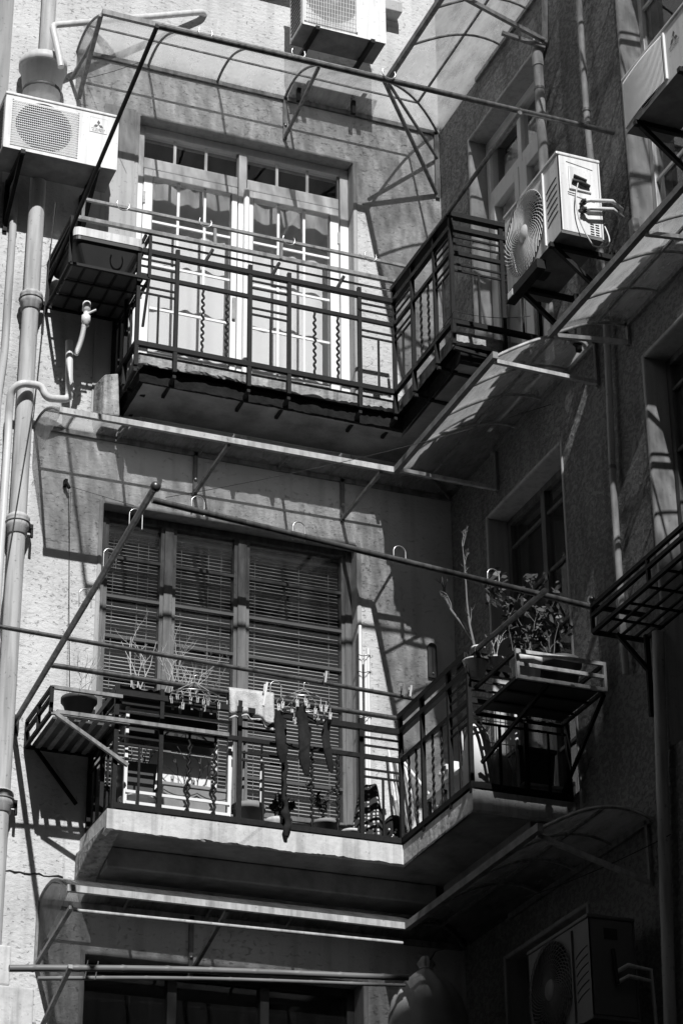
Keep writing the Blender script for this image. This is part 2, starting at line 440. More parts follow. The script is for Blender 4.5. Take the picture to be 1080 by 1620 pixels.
# cracked joint line in the stucco at slab level
ck = MB(); x = -3.2; pts = []
while x < -2.64:
    pts.append(V((x, -.004, 6.37 + (x + 3.2) * -.02 + rng.uniform(-.008, .008)))); x += .03
ck.tube(pts, [rng.uniform(.002, .007) for _ in pts], 5).build('wall_crack', M['dark'], bld)

def leg_path(xl, d, ye, xr):          # outline of an L-shaped balcony from wall A round to wall B
    return [V((xl, 0, 0)), V((xl, -d, 0)), V((xr, -d, 0)), V((xr, ye, 0)), V((0, ye, 0)), V((0, 0, 0))]
def slab(zb, zt, xl, d, ye, xr, m_edge, crumble, sof='soffit'):
    """L slab with a ragged lower arris"""
    path = leg_path(xl, d, ye, xr)[:5]; ring = []
    for i in range(4):
        a, b = path[i], path[i+1]; k = max(2, int((b - a).length / .018))
        for j in range(k): ring.append(a.lerp(b, j / k))
    ring.append(path[4])
    nx = []
    lo, up, md = [], [], []
    s = rng.random() * 100
    import mathutils
    nz = mathutils.noise
    for i, p in enumerate(ring):
        t = i / 55
        c = crumble * (nz.noise(V((t * 9, s, 0))) * .7 + nz.noise(V((t * 40, s, 3))) * .5 + nz.noise(V((t * 110, s, 5))) * .25)
        inw = (V((-.35, .1, 0)) - V((p.x, p.y, 0))).normalized()
        e = abs(c) * .6
        up.append(V((p.x, p.y, zt))); md.append(V((p.x, p.y, zb + .012 + c)) + inw * (e * .15))
        lo.append(V((p.x, p.y, zb + .004 + max(0, c) * .7)) + inw * (.03 + e))
    mb = MB(); mb.grid([up, md, lo], False)
    o = mb.build('balcony_slab_edge', m_edge, bld)
    tb = MB(); n = len(ring)
    inn = [V((0, 0, 0))]
    # top and underside
    tp = [V((v.x, v.y, zt)) for v in leg_path(xl, d, ye, xr)]
    tb.poly(tp)
    bt = leg_path(xl + .06, d - .05, ye + .05, xr + .05)
    bt = [V((v.x, v.y, zb + .03)) for v in bt]
    tb.poly(bt[::-1])
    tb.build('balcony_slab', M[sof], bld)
    # the strip between crumbled edge and underside
    st = MB(); st.grid([lo, [V((v.x, v.y, zb + .031)) + (V((-.35, .1, 0)) - V((v.x, v.y, 0))).normalized() * .12 for v in lo]], False)
    st.build('balcony_slab_soffit', M[sof], bld)
slab(9.735, 9.822, -2.455, .535, -1.51, -.61, M['concrete2'], .03, 'soot_shade')
slab(9.625, 9.73, -2.43, .48, -1.46, -.56, M['soot_shade'], .014, 'soffit')
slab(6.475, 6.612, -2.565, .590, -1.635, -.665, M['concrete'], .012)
# beams under the slabs along the walls
MB().box((-2.46, -.26, 6.37), (-.3, -.002, 6.50)).build('slab_beam', M['soffit'], bld, bev=.01)
hn = MB(); hn.hexa([V((-2.59, -.30, 6.43)), V((-2.462, -.30, 6.43)), V((-2.462, -.002, 6.33)), V((-2.59, -.002, 6.33))],
                   [V((-2.575, -.56, 6.508)), V((-2.462, -.56, 6.508)), V((-2.462, -.002, 6.52)), V((-2.59, -.002, 6.52))])
hn.build('slab_haunch', M['concrete2'], bld, bev=.01)
MB().box((-.26, -1.55, 6.37), (-.002, -.27, 6.50)).build('slab_beam', M['soffit'], bld, bev=.01)
# broken concrete corbel left under the upper slab
cb = MB(); b0 = onY(163, 655, -.2); b1 = onY(190, 658, -.2); t0 = onY(166, 592, -.2); t1 = onY(188, 590, -.2)
cb.hexa([b0, b1, b1 + V((.02, .2, 0)), b0 + V((-.02, .2, .02))], [t0, t1, t1 + V((.02, .2, 0)), t0 + V((-.02, .2, .02))])
cb.build('corbel', M['concrete2'], bld, bev=.012)

# ---- windows
def window(P, h, fd, mats, us, rows, transom=None, panel=None, leafw=.05, fw=.05, muntin=None, name='window', glass='glass'):
    """us: mullion centres inside the frame; rows: heights of bars"""
    u0, u1, z0, z1 = h
    fr = MB()
    def bx(mb, ua, ub, za, zb, da, db): mb.box(P(ua, da, za), P(ub, db, zb))
    bx(fr, u0 + .002, u0 + fw, z0, z1 - .002, fd, fd + .07); bx(fr, u1 - fw, u1 - .002, z0, z1 - .002, fd, fd + .07)
    bx(fr, u0 + fw, u1 - fw, z1 - fw, z1 - .002, fd, fd + .07); bx(fr, u0 + fw, u1 - fw, z0, z0 + fw, fd, fd + .07)
    root = fr.build(name, M[mats], bld, bev=.004)
    edges = [u0 + fw] + list(us) + [u1 - fw]
    for u in us:
        mb = MB(); bx(mb, u - .03, u + .03, z0 + fw, z1 - fw, fd - .006, fd + .06); mb.build('mullion', M[mats], root, bev=.004)
    return root, edges

def sub(root, name, m, P, ua, ub, za, zb, da, db, bev=0):
    return MB().box(P(ua, da, za), P(ub, db, zb)).build(name, M[m], root, bev=bev)

# upper French door: two leaves and a pair of toplights, white frames with glazing bars
h = holesA[0]; fd = .10
door, ed = window(PA, h, fd, 'upvc', [-1.535], [], fw=.066)
for (a, b, sl_, sr_) in ((h[0] + .066, -1.572, .07, .045), (-1.498, h[1] - .08, .045, .07)):
    w3 = b - a
    sub(door, 'transom', 'upvc', PA, a, b, 11.765, 11.855, fd - .004, fd + .06, .005)
    sub(door, 'toplight_pane', 'glass', PA, a, b, 11.855, 12.07, fd + .035, fd + .041)
    for k in (1, 2): sub(door, 'glazing_bar', 'upvc', PA, a + w3*k/3 - .010, a + w3*k/3 + .010, 11.855, 12.07, fd + .022, fd + .033)
    for u in (a, b): sub(door, 'bead', 'bead', PA, u - .004, u + .004, 11.855, 12.07, fd + .012, fd + .034)
    sub(door, 'stile', 'upvc', PA, a + .003, a + sl_, 9.70, 11.755, fd - .012, fd + .05, .006)
    sub(door, 'stile', 'upvc', PA, b - sr_, b - .003, 9.70, 11.755, fd - .012, fd + .05, .006)
    sub(door, 'leaf_rail', 'upvc', PA, a + sl_, b - sr_, 11.695, 11.755, fd - .012, fd + .05, .006)
    sub(door, 'leaf_rail', 'upvc', PA, a + sl_, b - sr_, 9.70, 9.80, fd - .012, fd + .05, .006)
    sub(door, 'door_pane', 'glass', PA, a + sl_, b - sr_, 9.80, 11.695, fd + .02, fd + .026)
    for u in (a + sl_, b - sr_): sub(door, 'bead', 'bead', PA, u - .004, u + .004, 9.80, 11.695, fd - .008, fd + .019)
    wl = (b - a - sl_ - sr_)
    for k in (1, 2): sub(door, 'glazing_bar', 'upvc', PA, a + sl_ + wl*k/3 - .009, a + sl_ + wl*k/3 + .009, 9.80, 11.695, fd + .006, fd + .018)
    for z in (10.24, 10.60, 10.96, 11.324): sub(door, 'glazing_bar', 'upvc', PA, a + sl_, b - sr_, z - .009, z + .009, fd + .005, fd + .017)
    uh = b - sr_ * .5 if a < -2 else a + sl_ * .5
    sub(door, 'door_handle', 'alu', PA, uh - .012, uh + .012, 10.62, 10.80, fd - .03, fd - .013, .004)
    ue = a + .006 if a < -2 else b - .006
    for z in (9.95, 10.7, 11.5): sub(door, 'hinge', 'alu', PA, ue - .010, ue + .010, z - .05, z + .05, fd - .02, fd - .0125, .003)
MB().tube([PA(-1.512, fd - .03, 9.66), PA(-1.512, fd - .03, 11.74)], .022, 14).build('round_cover_post', M['upvc'], door)

# lower steel door-window: three tall lights with bars, solid panels at the foot
h = holesA[1]; fd = .10
win, ed = window(PA, h, fd, 'dframe', [-2.015, -1.50], [], fw=.05)
for i in range(3):
    a = ed[i] + (.03 if i else 0); b = ed[i+1] - (.03 if i < 2 else 0)
    sub(win, 'window_pane', 'dglass', PA, a, b, 6.98, 8.905, fd + .03, fd + .036)
    sub(win, 'door_panel', 'dpanel', PA, a, b, 6.57, 6.95, fd + .01, fd + .04, .004)
    sub(win, 'sash_rail', 'dframe', PA, a, b, 6.95, 6.98, fd + .004, fd + .05)
    for z in (8.63, 8.345, 8.06, 7.775, 7.49, 7.21): sub(win, 'glazing_bar', 'pot', PA, a, b, z - .010, z + .010, fd + .008, fd + .028)
    for u in (a + .012, b - .012): sub(win, 'sash_stile', 'dframe', PA, u - .012, u + .012, 6.98, 8.905, fd + .007, fd + .05)
# lowest window, almost black
h = holesA[2]
w3, ed = window(PA, h, .16, 'pot', [-1.9, -1.3], [])
for i in range(3): sub(w3, 'window_pane', 'dglass', PA, ed[i], ed[i+1], 3.35, 5.85, .19, .196)
# side windows on the right-hand wall
h = holesB[0]
wB, ed = window(PB, h, .13, 'upvc', [-1.10], [], fw=.06)
for (a, b) in ((h[0] + .06, -1.13), (-1.07, h[1] - .06)):
    sub(wB, 'window_pane', 'glass', PB, a + .07, b - .07, 9.8, 11.52, .155, .161)
    sub(wB, 'stile', 'upvc', PB, a, a + .07, 9.68, 11.6, .118, .18, .005); sub(wB, 'stile', 'upvc', PB, b - .07, b, 9.68, 11.6, .118, .18, .005)
    sub(wB, 'leaf_rail', 'upvc', PB, a + .07, b - .07, 11.52, 11.6, .118, .18, .005); sub(wB, 'leaf_rail', 'upvc', PB, a + .07, b - .07, 9.68, 9.8, .118, .18, .005)
    sub(wB, 'transom', 'upvc', PB, a, b, 11.6, 11.68, .126, .19, .004)
    sub(wB, 'toplight_pane', 'glass', PB, a, b, 11.68, 12.09, .155, .161)
for h, mm in ((holesB[1], 'dframe'), (holesB[2], 'dframe'), (holesB[4], 'dframe'), (holesB[3], 'upvc')):
    md = (h[0] + h[1]) / 2
    wn, ed = window(PB, h, .14, mm, [md], [], fw=.05)
    for i in range(2):
        a = ed[i] + (.03 if i else 0); b = ed[i+1] - (.03 if not i else 0)
        sub(wn, 'window_pane', 'dglass', PB, a, b, h[2] + .05, h[3] - .05, .165, .171)
        for k in range(1, 6):
            z = lerp(h[2], h[3], k / 6 + .08); sub(wn, 'glazing_bar', mm, PB, a, b, z - .011, z + .011, .148, .163)

# ------------------------------------------------------------------ curtains and blinds
def curtain(name, P, u0, u1, z0, z1, d, label, wav=.009, per=.15, top_scallop=True):
    n = 90; rows = []
    ph = rng.random() * 6
    for j in range(13):
        z = lerp(z1, z0, j / 12); row = []
        for i in range(n + 1):
            u = lerp(u0, u1, i / n)
            a = wav * (1 - .25 * j / 12) * math.sin(2 * PI * u / per + ph + .7 * math.sin(u * 17)) + .01 * math.sin(u * 9 + j * .3)
            row.append(P(u, d + a, z))
        rows.append(row)
    o = MB().grid(rows).build(name, M['curtain'], None, solid=.002)
    return tag(o, label, 'curtain', 'curtains behind the white French door')
curtain('curtain', PA, -2.46, -1.50, 9.66, 12.0, .34, 'pale pleated curtain behind the left leaf of the white French door')
curtain('curtain', PA, -1.49, -.45, 9.66, 12.0, .34, 'pale pleated curtain behind the right leaf of the white French door')
tag(curtain('curtain', PB, -1.62, -.56, 9.66, 12.05, .26, 'pale curtain behind the white side door beside the fan unit'), 'pale curtain behind the white side door on the shaded right wall', 'curtain')

slat_me = None
def blind(u0, u1, label):
    global slat_me
    t = thing('venetian_blind', ((u0 + u1) / 2, .20, 6.98), label, 'blind', 'venetian blinds in the lower window')
    wd = (u1 - u0)
    me = None; z = 6.99; i = 0
    while z < 8.85:
        if me is None:
            mb = MB(); y = .20
            a = R(37)
            p = [V((u, y + s * .0115 * math.cos(a), z + s * .0115 * math.sin(a) + (.0015 if s == 0 else 0))) for u in (u0, u1) for s in (-1, 0, 1)]
            mb.grid([p[:3], p[3:]], True)
            o = mb.build('slat', M['blind'], t, solid=.0012); me = o.data; z00 = z
        else:
            o = bpy.data.objects.new('slat', me); scene.collection.objects.link(o); o.parent = t
            md = o.modifiers.new('thickness', 'SOLIDIFY'); md.thickness = .0012; md.offset = 0
            o.location = (0, 0, z - z00); o.rotation_euler = (rng.uniform(-.06, .06), rng.uniform(-.002, .002), 0)
            o.rotation_euler.x = 0
        z += .0255
    MB().box((u0, .185, 8.855), (u1, .215, 8.885)).build('head_rail', M['blind'], t)
    for u in (u0 + .07, (u0 + u1)/2 + .05, u1 - .07):
        MB().tube([(u, .186, 6.99), (u, .186, 8.86)], .0018, 5).build('ladder_cord', M['cord'], t)
    return t
blind(-2.44, -2.06, 'white venetian blind in the leftmost light of the lower window')
blind(-1.97, -1.55, 'white venetian blind in the middle light of the lower window')
blind(-1.45, -.78, 'wide dim venetian blind in the right light of the lower window')

# ------------------------------------------------------------------ balcony railings
PL = {}   # levels
def railing(z0, label, posts_a, posts_b, bal_a, xr, ends, drop=.17):
    """z0 = bottom rail; A front at y=-.78, B leg at x=xr, end at y=-1.85"""
    t = thing('balcony_railing', (-1.6, -.78, z0), label, 'railing', 'iron balcony railings')
    YA = -.57; YE = posts_b[-1]; b = M['black']
    zs = dict(bot=z0, mid=z0 + .534, top=z0 + .727, hand=z0 + .828)
    xl = posts_a[0]
    A = lambda x, z: V((x, YA, z)); B = lambda y, z: V((xr, y, z)); Ee = lambda x, z: V((x, YE, z)); L = lambda y, z: V((xl, y, z))
    def rail(Pf, a, c, z, w=.028, h=.028, nm='rail'): MB().bar(Pf(a, z), Pf(c, z), w, h).build(nm, b, t)
    runs = [(A, posts_a, 'a'), (B, posts_b, 'b'), (Ee, ends, 'e'), (L, [YA, -.30, -.02], 'l')]
    for Pf, ps, kd in runs:
        rail(Pf, ps[0], ps[-1], zs['bot'], .03, .035, 'bottom_rail')
        rail(Pf, ps[0], ps[-1], zs['mid'], .022, .028, 'middle_rail')
        rail(Pf, ps[0], ps[-1], zs['top'], .035, .035, 'top_rail')
        if kd in 'be': rail(Pf, ps[0], ps[-1], zs['hand'], .05, .035, 'handrail')
        for i, p in enumerate(ps):
            if i == 0 and kd != 'a': continue
            zt = zs['hand'] if kd in 'be' or i == len(ps) - 1 else zs['top'] + .06
            MB().bar(Pf(p, z0 - drop), Pf(p, zt), .026, .026, (0, 1, 0)).build('post', b, t)
            # clamp leg bent under the slab
            q = Pf(p, z0 - .2); inn = {'a': V((0, .25, 0)), 'b': V((.25, 0, 0)), 'e': V((0, .2, 0)), 'l': V((.15, 0, 0))}[kd]
            if drop > .1: MB().bar(q, q + inn + V((0, 0, -.02)), .022, .022).build('slab_clamp', b, t)
        for i in range(len(ps) - 1):
            a, c = ps[i], ps[i+1]; wid = abs(c - a)
            narrow = (wid < .35) if kd in 'ab' else True
            sgn = 1 if c > a else -1
            a2, c2 = a + sgn * .013, c - sgn * .013
            def baluster(u, ztop, twist):
                if twist:
                    pts = []
                    zz = z0 + .016
                    while zz < ztop:
                        k = min(1, (zz - z0) / .12, (ztop - zz) / .1)
                        off = .0075 * max(0, k) * math.sin((zz - z0) * 2 * PI / .055)
                        p = Pf(u, zz); d = (Pf(u + 1, zz) - p).normalized()
                        pts.append(p + d * off); zz += .0085
                    MB().tube(pts, .0085, 6).build('twisted_baluster', b, t)
                else:
                    MB().bar(Pf(u, z0), Pf(u, ztop), .013, .013, (0, 1, 0)).build('baluster', b, t)
            if narrow:
                for z in (zs['top'] - .062, zs['top'] - .118, zs['mid'] - .085, zs['mid'] - .135):
                    MB().bar(Pf(a2, z), Pf(c2, z), .011, .013).build('crossbar', b, t)
                baluster((a + c) / 2 + .01, zs['mid'] - .13, False)
            else:
                for k in (.36, .69): baluster(lerp(a, c, k), zs['mid'], True)
    return t, zs
railU, zu = railing(9.865, 'black iron upper balcony railing with twisted bars before the white French door',
              [-2.485, -2.218, -1.701, -1.418, -0.903, -0.645], [-.57, -.90, -1.28, -1.55], None, -.645, [-.645, -.28, -.02])
railL, zl = railing(6.642, 'black iron lower balcony railing hung with laundry and shelves of plants',
              [-2.524, -2.239, -1.735, -1.444, -0.93, -0.659], [-.57, -.92, -1.33, -1.62], None, -.659, [-.659, -.30, -.02], .05)

# outrigger arms, laundry poles
b = M['black']
def arm(par, p, q, r=.017, m='pole'): return MB().tube([p, q], r, 10).build('outrigger_arm', M[m], par)
arm(railU, onY(78, 446, -.02), onZ(249, 41, 10.70), .014, 'black')
arm(railU, (-.645, -.585, 10.70), onZ(822, 178, 10.70), .015)
arm(railL, onY(22, 1146, -.02), onZ(244, 773, 7.485), .019)
arm(railL, (-.659, -.585, 7.485), onZ(862, 934, 7.47), .017)
MB().box(onY(22, 1146, 0) + V((-.03, -.02, -.06)), onY(22, 1146, 0) + V((.03, -.002, .06))).build('arm_plate', M['black'], railL)
# ball cap on the lower left arm
MB().lathe([(.001, -.03), (.02, -.022), (.03, 0), (.02, .022), (.001, .03)], onZ(246, 770, 7.49), 12).build('ball_cap', M['pole'], railL)
def pole(p, q, r, label, m='pole'):
    o = MB().tube([p, q], r, 12).build('laundry_pole', M[m])
    o.location = (0, 0, 0)
    return tag(o, label, 'pole', 'laundry poles')
pole(onZ(246, 41, 10.731), onZ(970, 210, 10.757), .018, 'steel laundry pole on long arms under the topmost awning')
pole(onZ(241, 791, 7.515), onZ(947, 963, 7.484), .018, 'dark laundry pole crossing in front of the lower window top')
pole(onZ(-20, 988, 7.505), onZ(664, 1107, 7.505), .014, 'thin steel pole above the towel, running past the left drainpipe')
pole(onZ(80, 1052, 7.469), onZ(636, 1138, 7.495), .017, 'steel pole holding the towel and the sock hanger')

# ------------------------------------------------------------------ flower rack along the upper railing
t = thing('flower_rack', (-1.8, -.6, 10.6), 'narrow steel flower rack bolted along the outside of the upper railing', 'rack')
def tbar(p, q, w, h, nm, m='iron'): return MB().bar(p, q, w, h).build(nm, M[m], t)
tbar(onY(133, 315, -.625), onY(644, 422, -.60), .02, .02, 'guard_rail')
tbar(onY(122, 344, -.615), onY(647, 450, -.60), .028, .028, 'front_rail')
tbar(onY(241, 383, -.56), onY(632, 463, -.56), .012, .012, 'inner_rail')
for px, py, px2, py2 in ((340, 362, 340, 388), (445, 385, 444, 410), (133, 315, 131, 345), (644, 422, 646, 450)):
    tbar(onY(px, py, -.62), onY(px2, py2, -.615), .02, .02, 'upright')
for px, py, px2, py2 in ((218.5, 396, 231.5, 372), (322, 418.5, 337, 394.5), (429, 439, 442, 415.5), (531, 459, 544, 437)):
    tbar(onY(px, py, -.575), onY(px2, py2, -.60), .018, .018, 'strut', 'black')

# ------------------------------------------------------------------ cage with a basin on the left side of the upper balcony
t = thing('basin_cage', (-2.7, -.33, 10.35), 'black iron cage holding a basin at the left end of the upper balcony', 'cage')
x0, x1, y0, y1, zb, zt = -2.97, -2.425, -.614, -.04, 10.35, 10.715
for (p, q, nm) in (((x0,y0,zb),(x1,y0,zb),'bottom_bar'), ((x0,y1,zb),(x1,y1,zb),'bottom_bar'), ((x0,y0,zb),(x0,y1,zb),'bottom_bar'), ((x1,y0,zb),(x1,y1,zb),'bottom_bar'),
                   ((x0,y0,zt),(x0,y1,zt),'top_bar'), ((x0,y1,zt),(x1,y1,zt),'top_bar'), ((x1,y0,zt-.02),(x1,y1,zt-.02),'top_bar'),
                   ((x0,y0,zt-.12),(x0,y1,zt-.12),'side_bar'), ((x0,y0,zt-.05),(x0,y1,zt-.05),'side_bar'),
                   ((x0,y0,zb),(x0,y0,zt),'corner_post'), ((x0,y1,zb),(x0,y1,zt),'corner_post'), ((x1,y0,zb),(x1,y0,zt-.03),'corner_post')):
    MB().bar(p, q, .02, .02).build(nm, M['black'], t)
for k in range(1, 5):
    x = lerp(x0, x1, k / 5); MB().bar((x, y0, zb), (x, y1, zb), .014, .008).build('floor_bar', M['black'], t)
for k in (1, 2):
    y = lerp(y0, y1, k / 3); MB().bar((x0, y, zb - .009), (x1, y, zb - .009), .014, .008).build('floor_bar', M['black'], t)
MB().box((x0 + .03, y0 + .03, zb + .006), (x1 - .03, y1, zb + .018)).build('floor_plate', M['pot'], t)
for z in (zb, zt): MB().bar((x0, y1, z), (x0, -.003, z), .018, .018).build('wall_stay', M['black'], t)
MB().bar((x1, y0, zb), (x1 - .02, -.57, 10.0), .016, .016).build('wall_stay', M['black'], t)
bs = thing('wash_basin', (-2.70, -.33, 10.40), 'white outdoor basin with drain trap sitting in the iron cage', 'basin')
def rect_ring(cx, cy, hx, hy, z, n=6, r=.05):
    out = []
    for (sx, sy, a0) in ((1, 1, 0), (-1, 1, 90), (-1, -1, 180), (1, -1, 270)):
        for k in range(n):
            a = R(a0 + 90 * k / (n - 1)); out.append(V((cx + sx * (hx - r) + r * math.cos(a), cy + sy * (hy - r) + r * math.sin(a), z)))
    return out + [out[0]]
cx, cy = -2.70, -.33
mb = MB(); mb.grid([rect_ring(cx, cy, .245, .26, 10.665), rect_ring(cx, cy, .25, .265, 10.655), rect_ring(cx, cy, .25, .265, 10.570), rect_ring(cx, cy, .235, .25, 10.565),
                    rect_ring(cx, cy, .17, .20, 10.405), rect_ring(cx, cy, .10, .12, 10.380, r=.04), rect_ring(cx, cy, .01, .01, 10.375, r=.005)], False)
mb.build('bowl', M['blackpl'], bs)  # white bowl coloured black: the shade below the rim is in the colour
mb = MB(); mb.grid([rect_ring(cx, cy, .252, .267, 10.663), rect_ring(cx, cy, .252, .267, 10.600)], False)
mb.build('rim_apron', M['ceramic'], bs, solid=.004)
mb = MB(); mb.grid([rect_ring(cx, cy, .245, .26, 10.665), rect_ring(cx, cy, .21, .225, 10.660), rect_ring(cx, cy, .14, .16, 10.50), rect_ring(cx, cy, .005, .005, 10.425, r=.003)], False)
mb.build('inner_bowl', M['plastic'], bs)
dp = onY(137, 490, -.40); cxd, cyd = dp.x, -.40; zd = dp.z - 10.095
mb = MB().lathe([(.001, 10.15 + zd), (.028, 10.15 + zd), (.028, 10.09 + zd), (.018, 10.085 + zd), (.018, 10.05 + zd), (.03, 10.045 + zd), (.03, 10.0 + zd), (.024, 9.995 + zd), (.024, 9.97 + zd), (.001, 9.97 + zd)], (cxd, cyd, 0), 16)
mb.build('trap', M['plastic'], bs)
MB().tube([(cxd, cyd, 10.06 + zd), (cxd + .06, cyd - .03, 10.09 + zd)], .008, 8).build('valve_handle', M['plastic'], bs)
pts = []; rr = []
for k in range(60):
    s = k / 59; pts.append(V((cxd - .01 - .035 * s * s, cyd + .05 * s, 9.975 + zd - .21 * s))); rr.append(.017 + .0035 * math.sin(k * PI / 1.5))
MB().tube(pts, rr, 12).build('corrugated_hose', M['plastic'], bs)

# ------------------------------------------------------------------ awnings
def awning(label, xl, ye, zw, zf, bulge, d=.72, nrib_a=4, legs='ab', brackets_a=(), brackets_b=(), xw=0.0, ystart=None, frame='alu', endcap=True, inner=True, post=.3, dB=None, sheet='poly'):
    """curved sheet from the walls (zw) to a front beam (zf) at distance d"""
    dB = dB or d
    t = thing('awning', ((xl if 'a' in legs else -d), -.0, zw), label, 'awning', 'curved polycarbonate awnings')
    N = 10
    def prof(s):       # s 0 wall .. 1 front: height
        return lerp(zw, zf, s) + bulge * math.sin(PI * s ** .85)
    fr = M[frame]
    if 'a' in legs:
        rows = []
        nx = 24
        for j in range(N + 1):
            s = j / N; xr = -dB * s
            rows.append([V((lerp(xl, xr, i / nx), -d * s, prof(s))) for i in range(nx + 1)])
        MB().grid(rows).build('canopy', M[sheet], t, solid=.003)
        if endcap:
            prof_pts = [V((xl, -d * j / N, prof(j / N) - .004)) for j in range(N + 1)]
            MB().poly(prof_pts + [V((xl, -d + .01, zf - .02)), V((xl, -.01, zw - post))]).build('end_panel', M[sheet], t)
        MB().bar((xl - .015, -d, zf - .005), (-dB, -d, zf - .005), .028, .04).build('front_beam', fr, t)
        MB().bar((xl, -.012, zw - .01), (-.02, -.012, zw - .01), .02, .035).build('wall_rail', M['iron'], t)
        if inner: MB().bar((xl, -d * .42, prof(.42) - .018), (-dB * .42, -d * .42, prof(.42) - .018), .011, .012).build('purlin', M['iron'], t)
        ribs = [xl] + [lerp(xl, -dB, (k + 1) / nrib_a) for k in range(nrib_a - 1)]
        for xx in ribs:
            MB().tube([V((xx, -d * j / N, prof(j / N) - .014)) for j in range(N + 1)], .010, 6).build('rib', M['iron'], t)
        # hip rib in the corner
        MB().tube([V((-dB * j / N, -d * j / N, prof(j / N) - .014)) for j in range(N + 1)], .010, 6).build('rib', M['iron'], t)
        for xx in brackets_a:
            MB().box((xx - .014, -.022, zw - post - .02), (xx + .014, -.004, zw)).build('wall_plate', M['iron'], t)
            MB().bar((xx, -.02, zw - post), (xx, -d + .01, zf - .03), .022, .022).build('strut', M['iron'], t)
            MB().lathe([(.001, 0), (.011, 0), (.011, .012), (.001, .012)], (xx, -.022, zw - post + .1), 8, (0, -1, 0)).build('anchor_bolt', M['steel'], t)
    if 'b' in legs:
        y0 = ystart if ystart is not None else None
        rows = []; ny = 26
        for j in range(N + 1):
            s = j / N; ya = -d * s if y0 is None else y0
            rows.append([V((-dB * s, lerp(ya, ye, i / ny), prof(s))) for i in range(ny + 1)])
        MB().grid(rows).build('canopy', M[sheet], t, solid=.003)
        ys = -d if y0 is None else y0
        MB().bar((-dB, ys + (.0 if y0 is None else .015), zf - .005), (-dB, ye - .015, zf - .005), .035, .045).build('front_beam', M['wood'] if frame == 'alu' else fr, t)
        MB().bar((-.012, ys, zw - .01), (-.012, ye, zw - .01), .02, .035).build('wall_rail', M['iron'], t)
        if inner: MB().bar((-dB * .42, -d * .42 if y0 is None else y0, prof(.42) - .018), (-dB * .42, ye, prof(.42) - .018), .014, .016).build('purlin', M['iron'], t)
        n = max(2, round(abs(ye - ys) / .42))
        for k in range(0 if y0 is not None else 1, n + 1):
            y = lerp(ys, ye, k / n)
            MB().tube([V((-dB * j / N, y, prof(j / N) - .014)) for j in range(N + 1)], .010, 6).build('rib', fr, t)
        for y in brackets_b:
            MB().box((-.022, y - .014, zw - post - .02), (-.004, y + .014, zw)).build('wall_plate', M['iron'], t)
            MB().bar((-.02, y, zw - post), (-dB + .01, y, zf - .03), .026, .026).build('strut', M['alu'], t)
    return t
aw_top = awning('curved topmost awning sheltering the white French door and the corner', -2.845, -2.9, 12.585, 12.39, .10, brackets_a=(-1.248,), brackets_b=(), frame='iron', post=.36)
aw_mid = awning('curved middle awning below the upper balcony, with a hole in its corner leg', -3.0, -2.29, 9.445, 9.175, .085, brackets_a=(-1.882, -.82), brackets_b=(-.78, -2.27), post=.31)
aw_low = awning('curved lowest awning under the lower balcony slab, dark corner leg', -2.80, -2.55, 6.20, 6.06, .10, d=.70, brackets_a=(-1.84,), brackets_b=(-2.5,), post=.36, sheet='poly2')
aw_rt = awning('curved awning at the right edge over the side wing', 0, -6.0, 9.33, 9.16, .05, d=.52, legs='b', ystart=-2.67, brackets_b=(-2.69, -3.85, -5.0), post=.14)
awning('unseen curved awning of the storey above, shading the right window jamb', 0, -6.0, 12.40, 12.25, .05, d=.52, legs='b', ystart=-2.67, brackets_b=(-2.69, -3.85, -5.0), post=.14)  # added out of view to shade the jamb of the upper right window
# details of the topmost awning: twin corner struts, end bracket
def abar(t, p, q, w=.024, nm='strut', m='iron'): return MB().bar(p, q, w, w).build(nm, M[m], t)
abar(aw_top, onY(690, 306, -.015), onY(606, 125, -.70)); abar(aw_top, onY(691, 250, -.015), onY(612, 128, -.66), .018)
MB().box((-.045, -.022, 11.98), (-.012, -.004, 12.58)).build('wall_plate', M['iron'], aw_top)
abar(aw_top, onX(861, 72, -.02), onX(861, -40, -.02), .03, 'wall_plate'); abar(aw_top, onX(860, 64, -.03), V((-.70, -1.81, 12.37)), .028)
abar(aw_top, onX(861, 75, -.02), V((-.33, -1.82, 12.10)), .026, 'hook_arm')
for k in (.25, .6):
    p = lerp(V((-.03, -1.815, 12.09)), V((-.33, -1.82, 12.11)), k)
    MB().tube([p + V((.02 * math.cos(a), -.0, .02 + .02 * math.sin(a))) for a in [R(200 + 24 * i) for i in range(11)]], .003, 5).build('hook', M['steel'], aw_top)
# left end of the topmost awning: two steep angle stays
abar(aw_top, onY(125, 155, -.02), onY(160, 24, -.70), .03); abar(aw_top, onY(113, 125, -.01), onY(150, 60, -.45), .022)
# lowest awning: bright lower tube
MB().tube([V((-2.77, -.68, 5.935)), V((-.72, -.68, 5.955))], .011, 8).build('lower_tube', M['alu'], aw_low)
abar(aw_low, (-2.80, -.02, 5.80), (-2.78, -.68, 5.95), .024)
MB().box((-2.815, -.022, 5.78), (-2.785, -.004, 6.2)).build('wall_plate', M['iron'], aw_low)

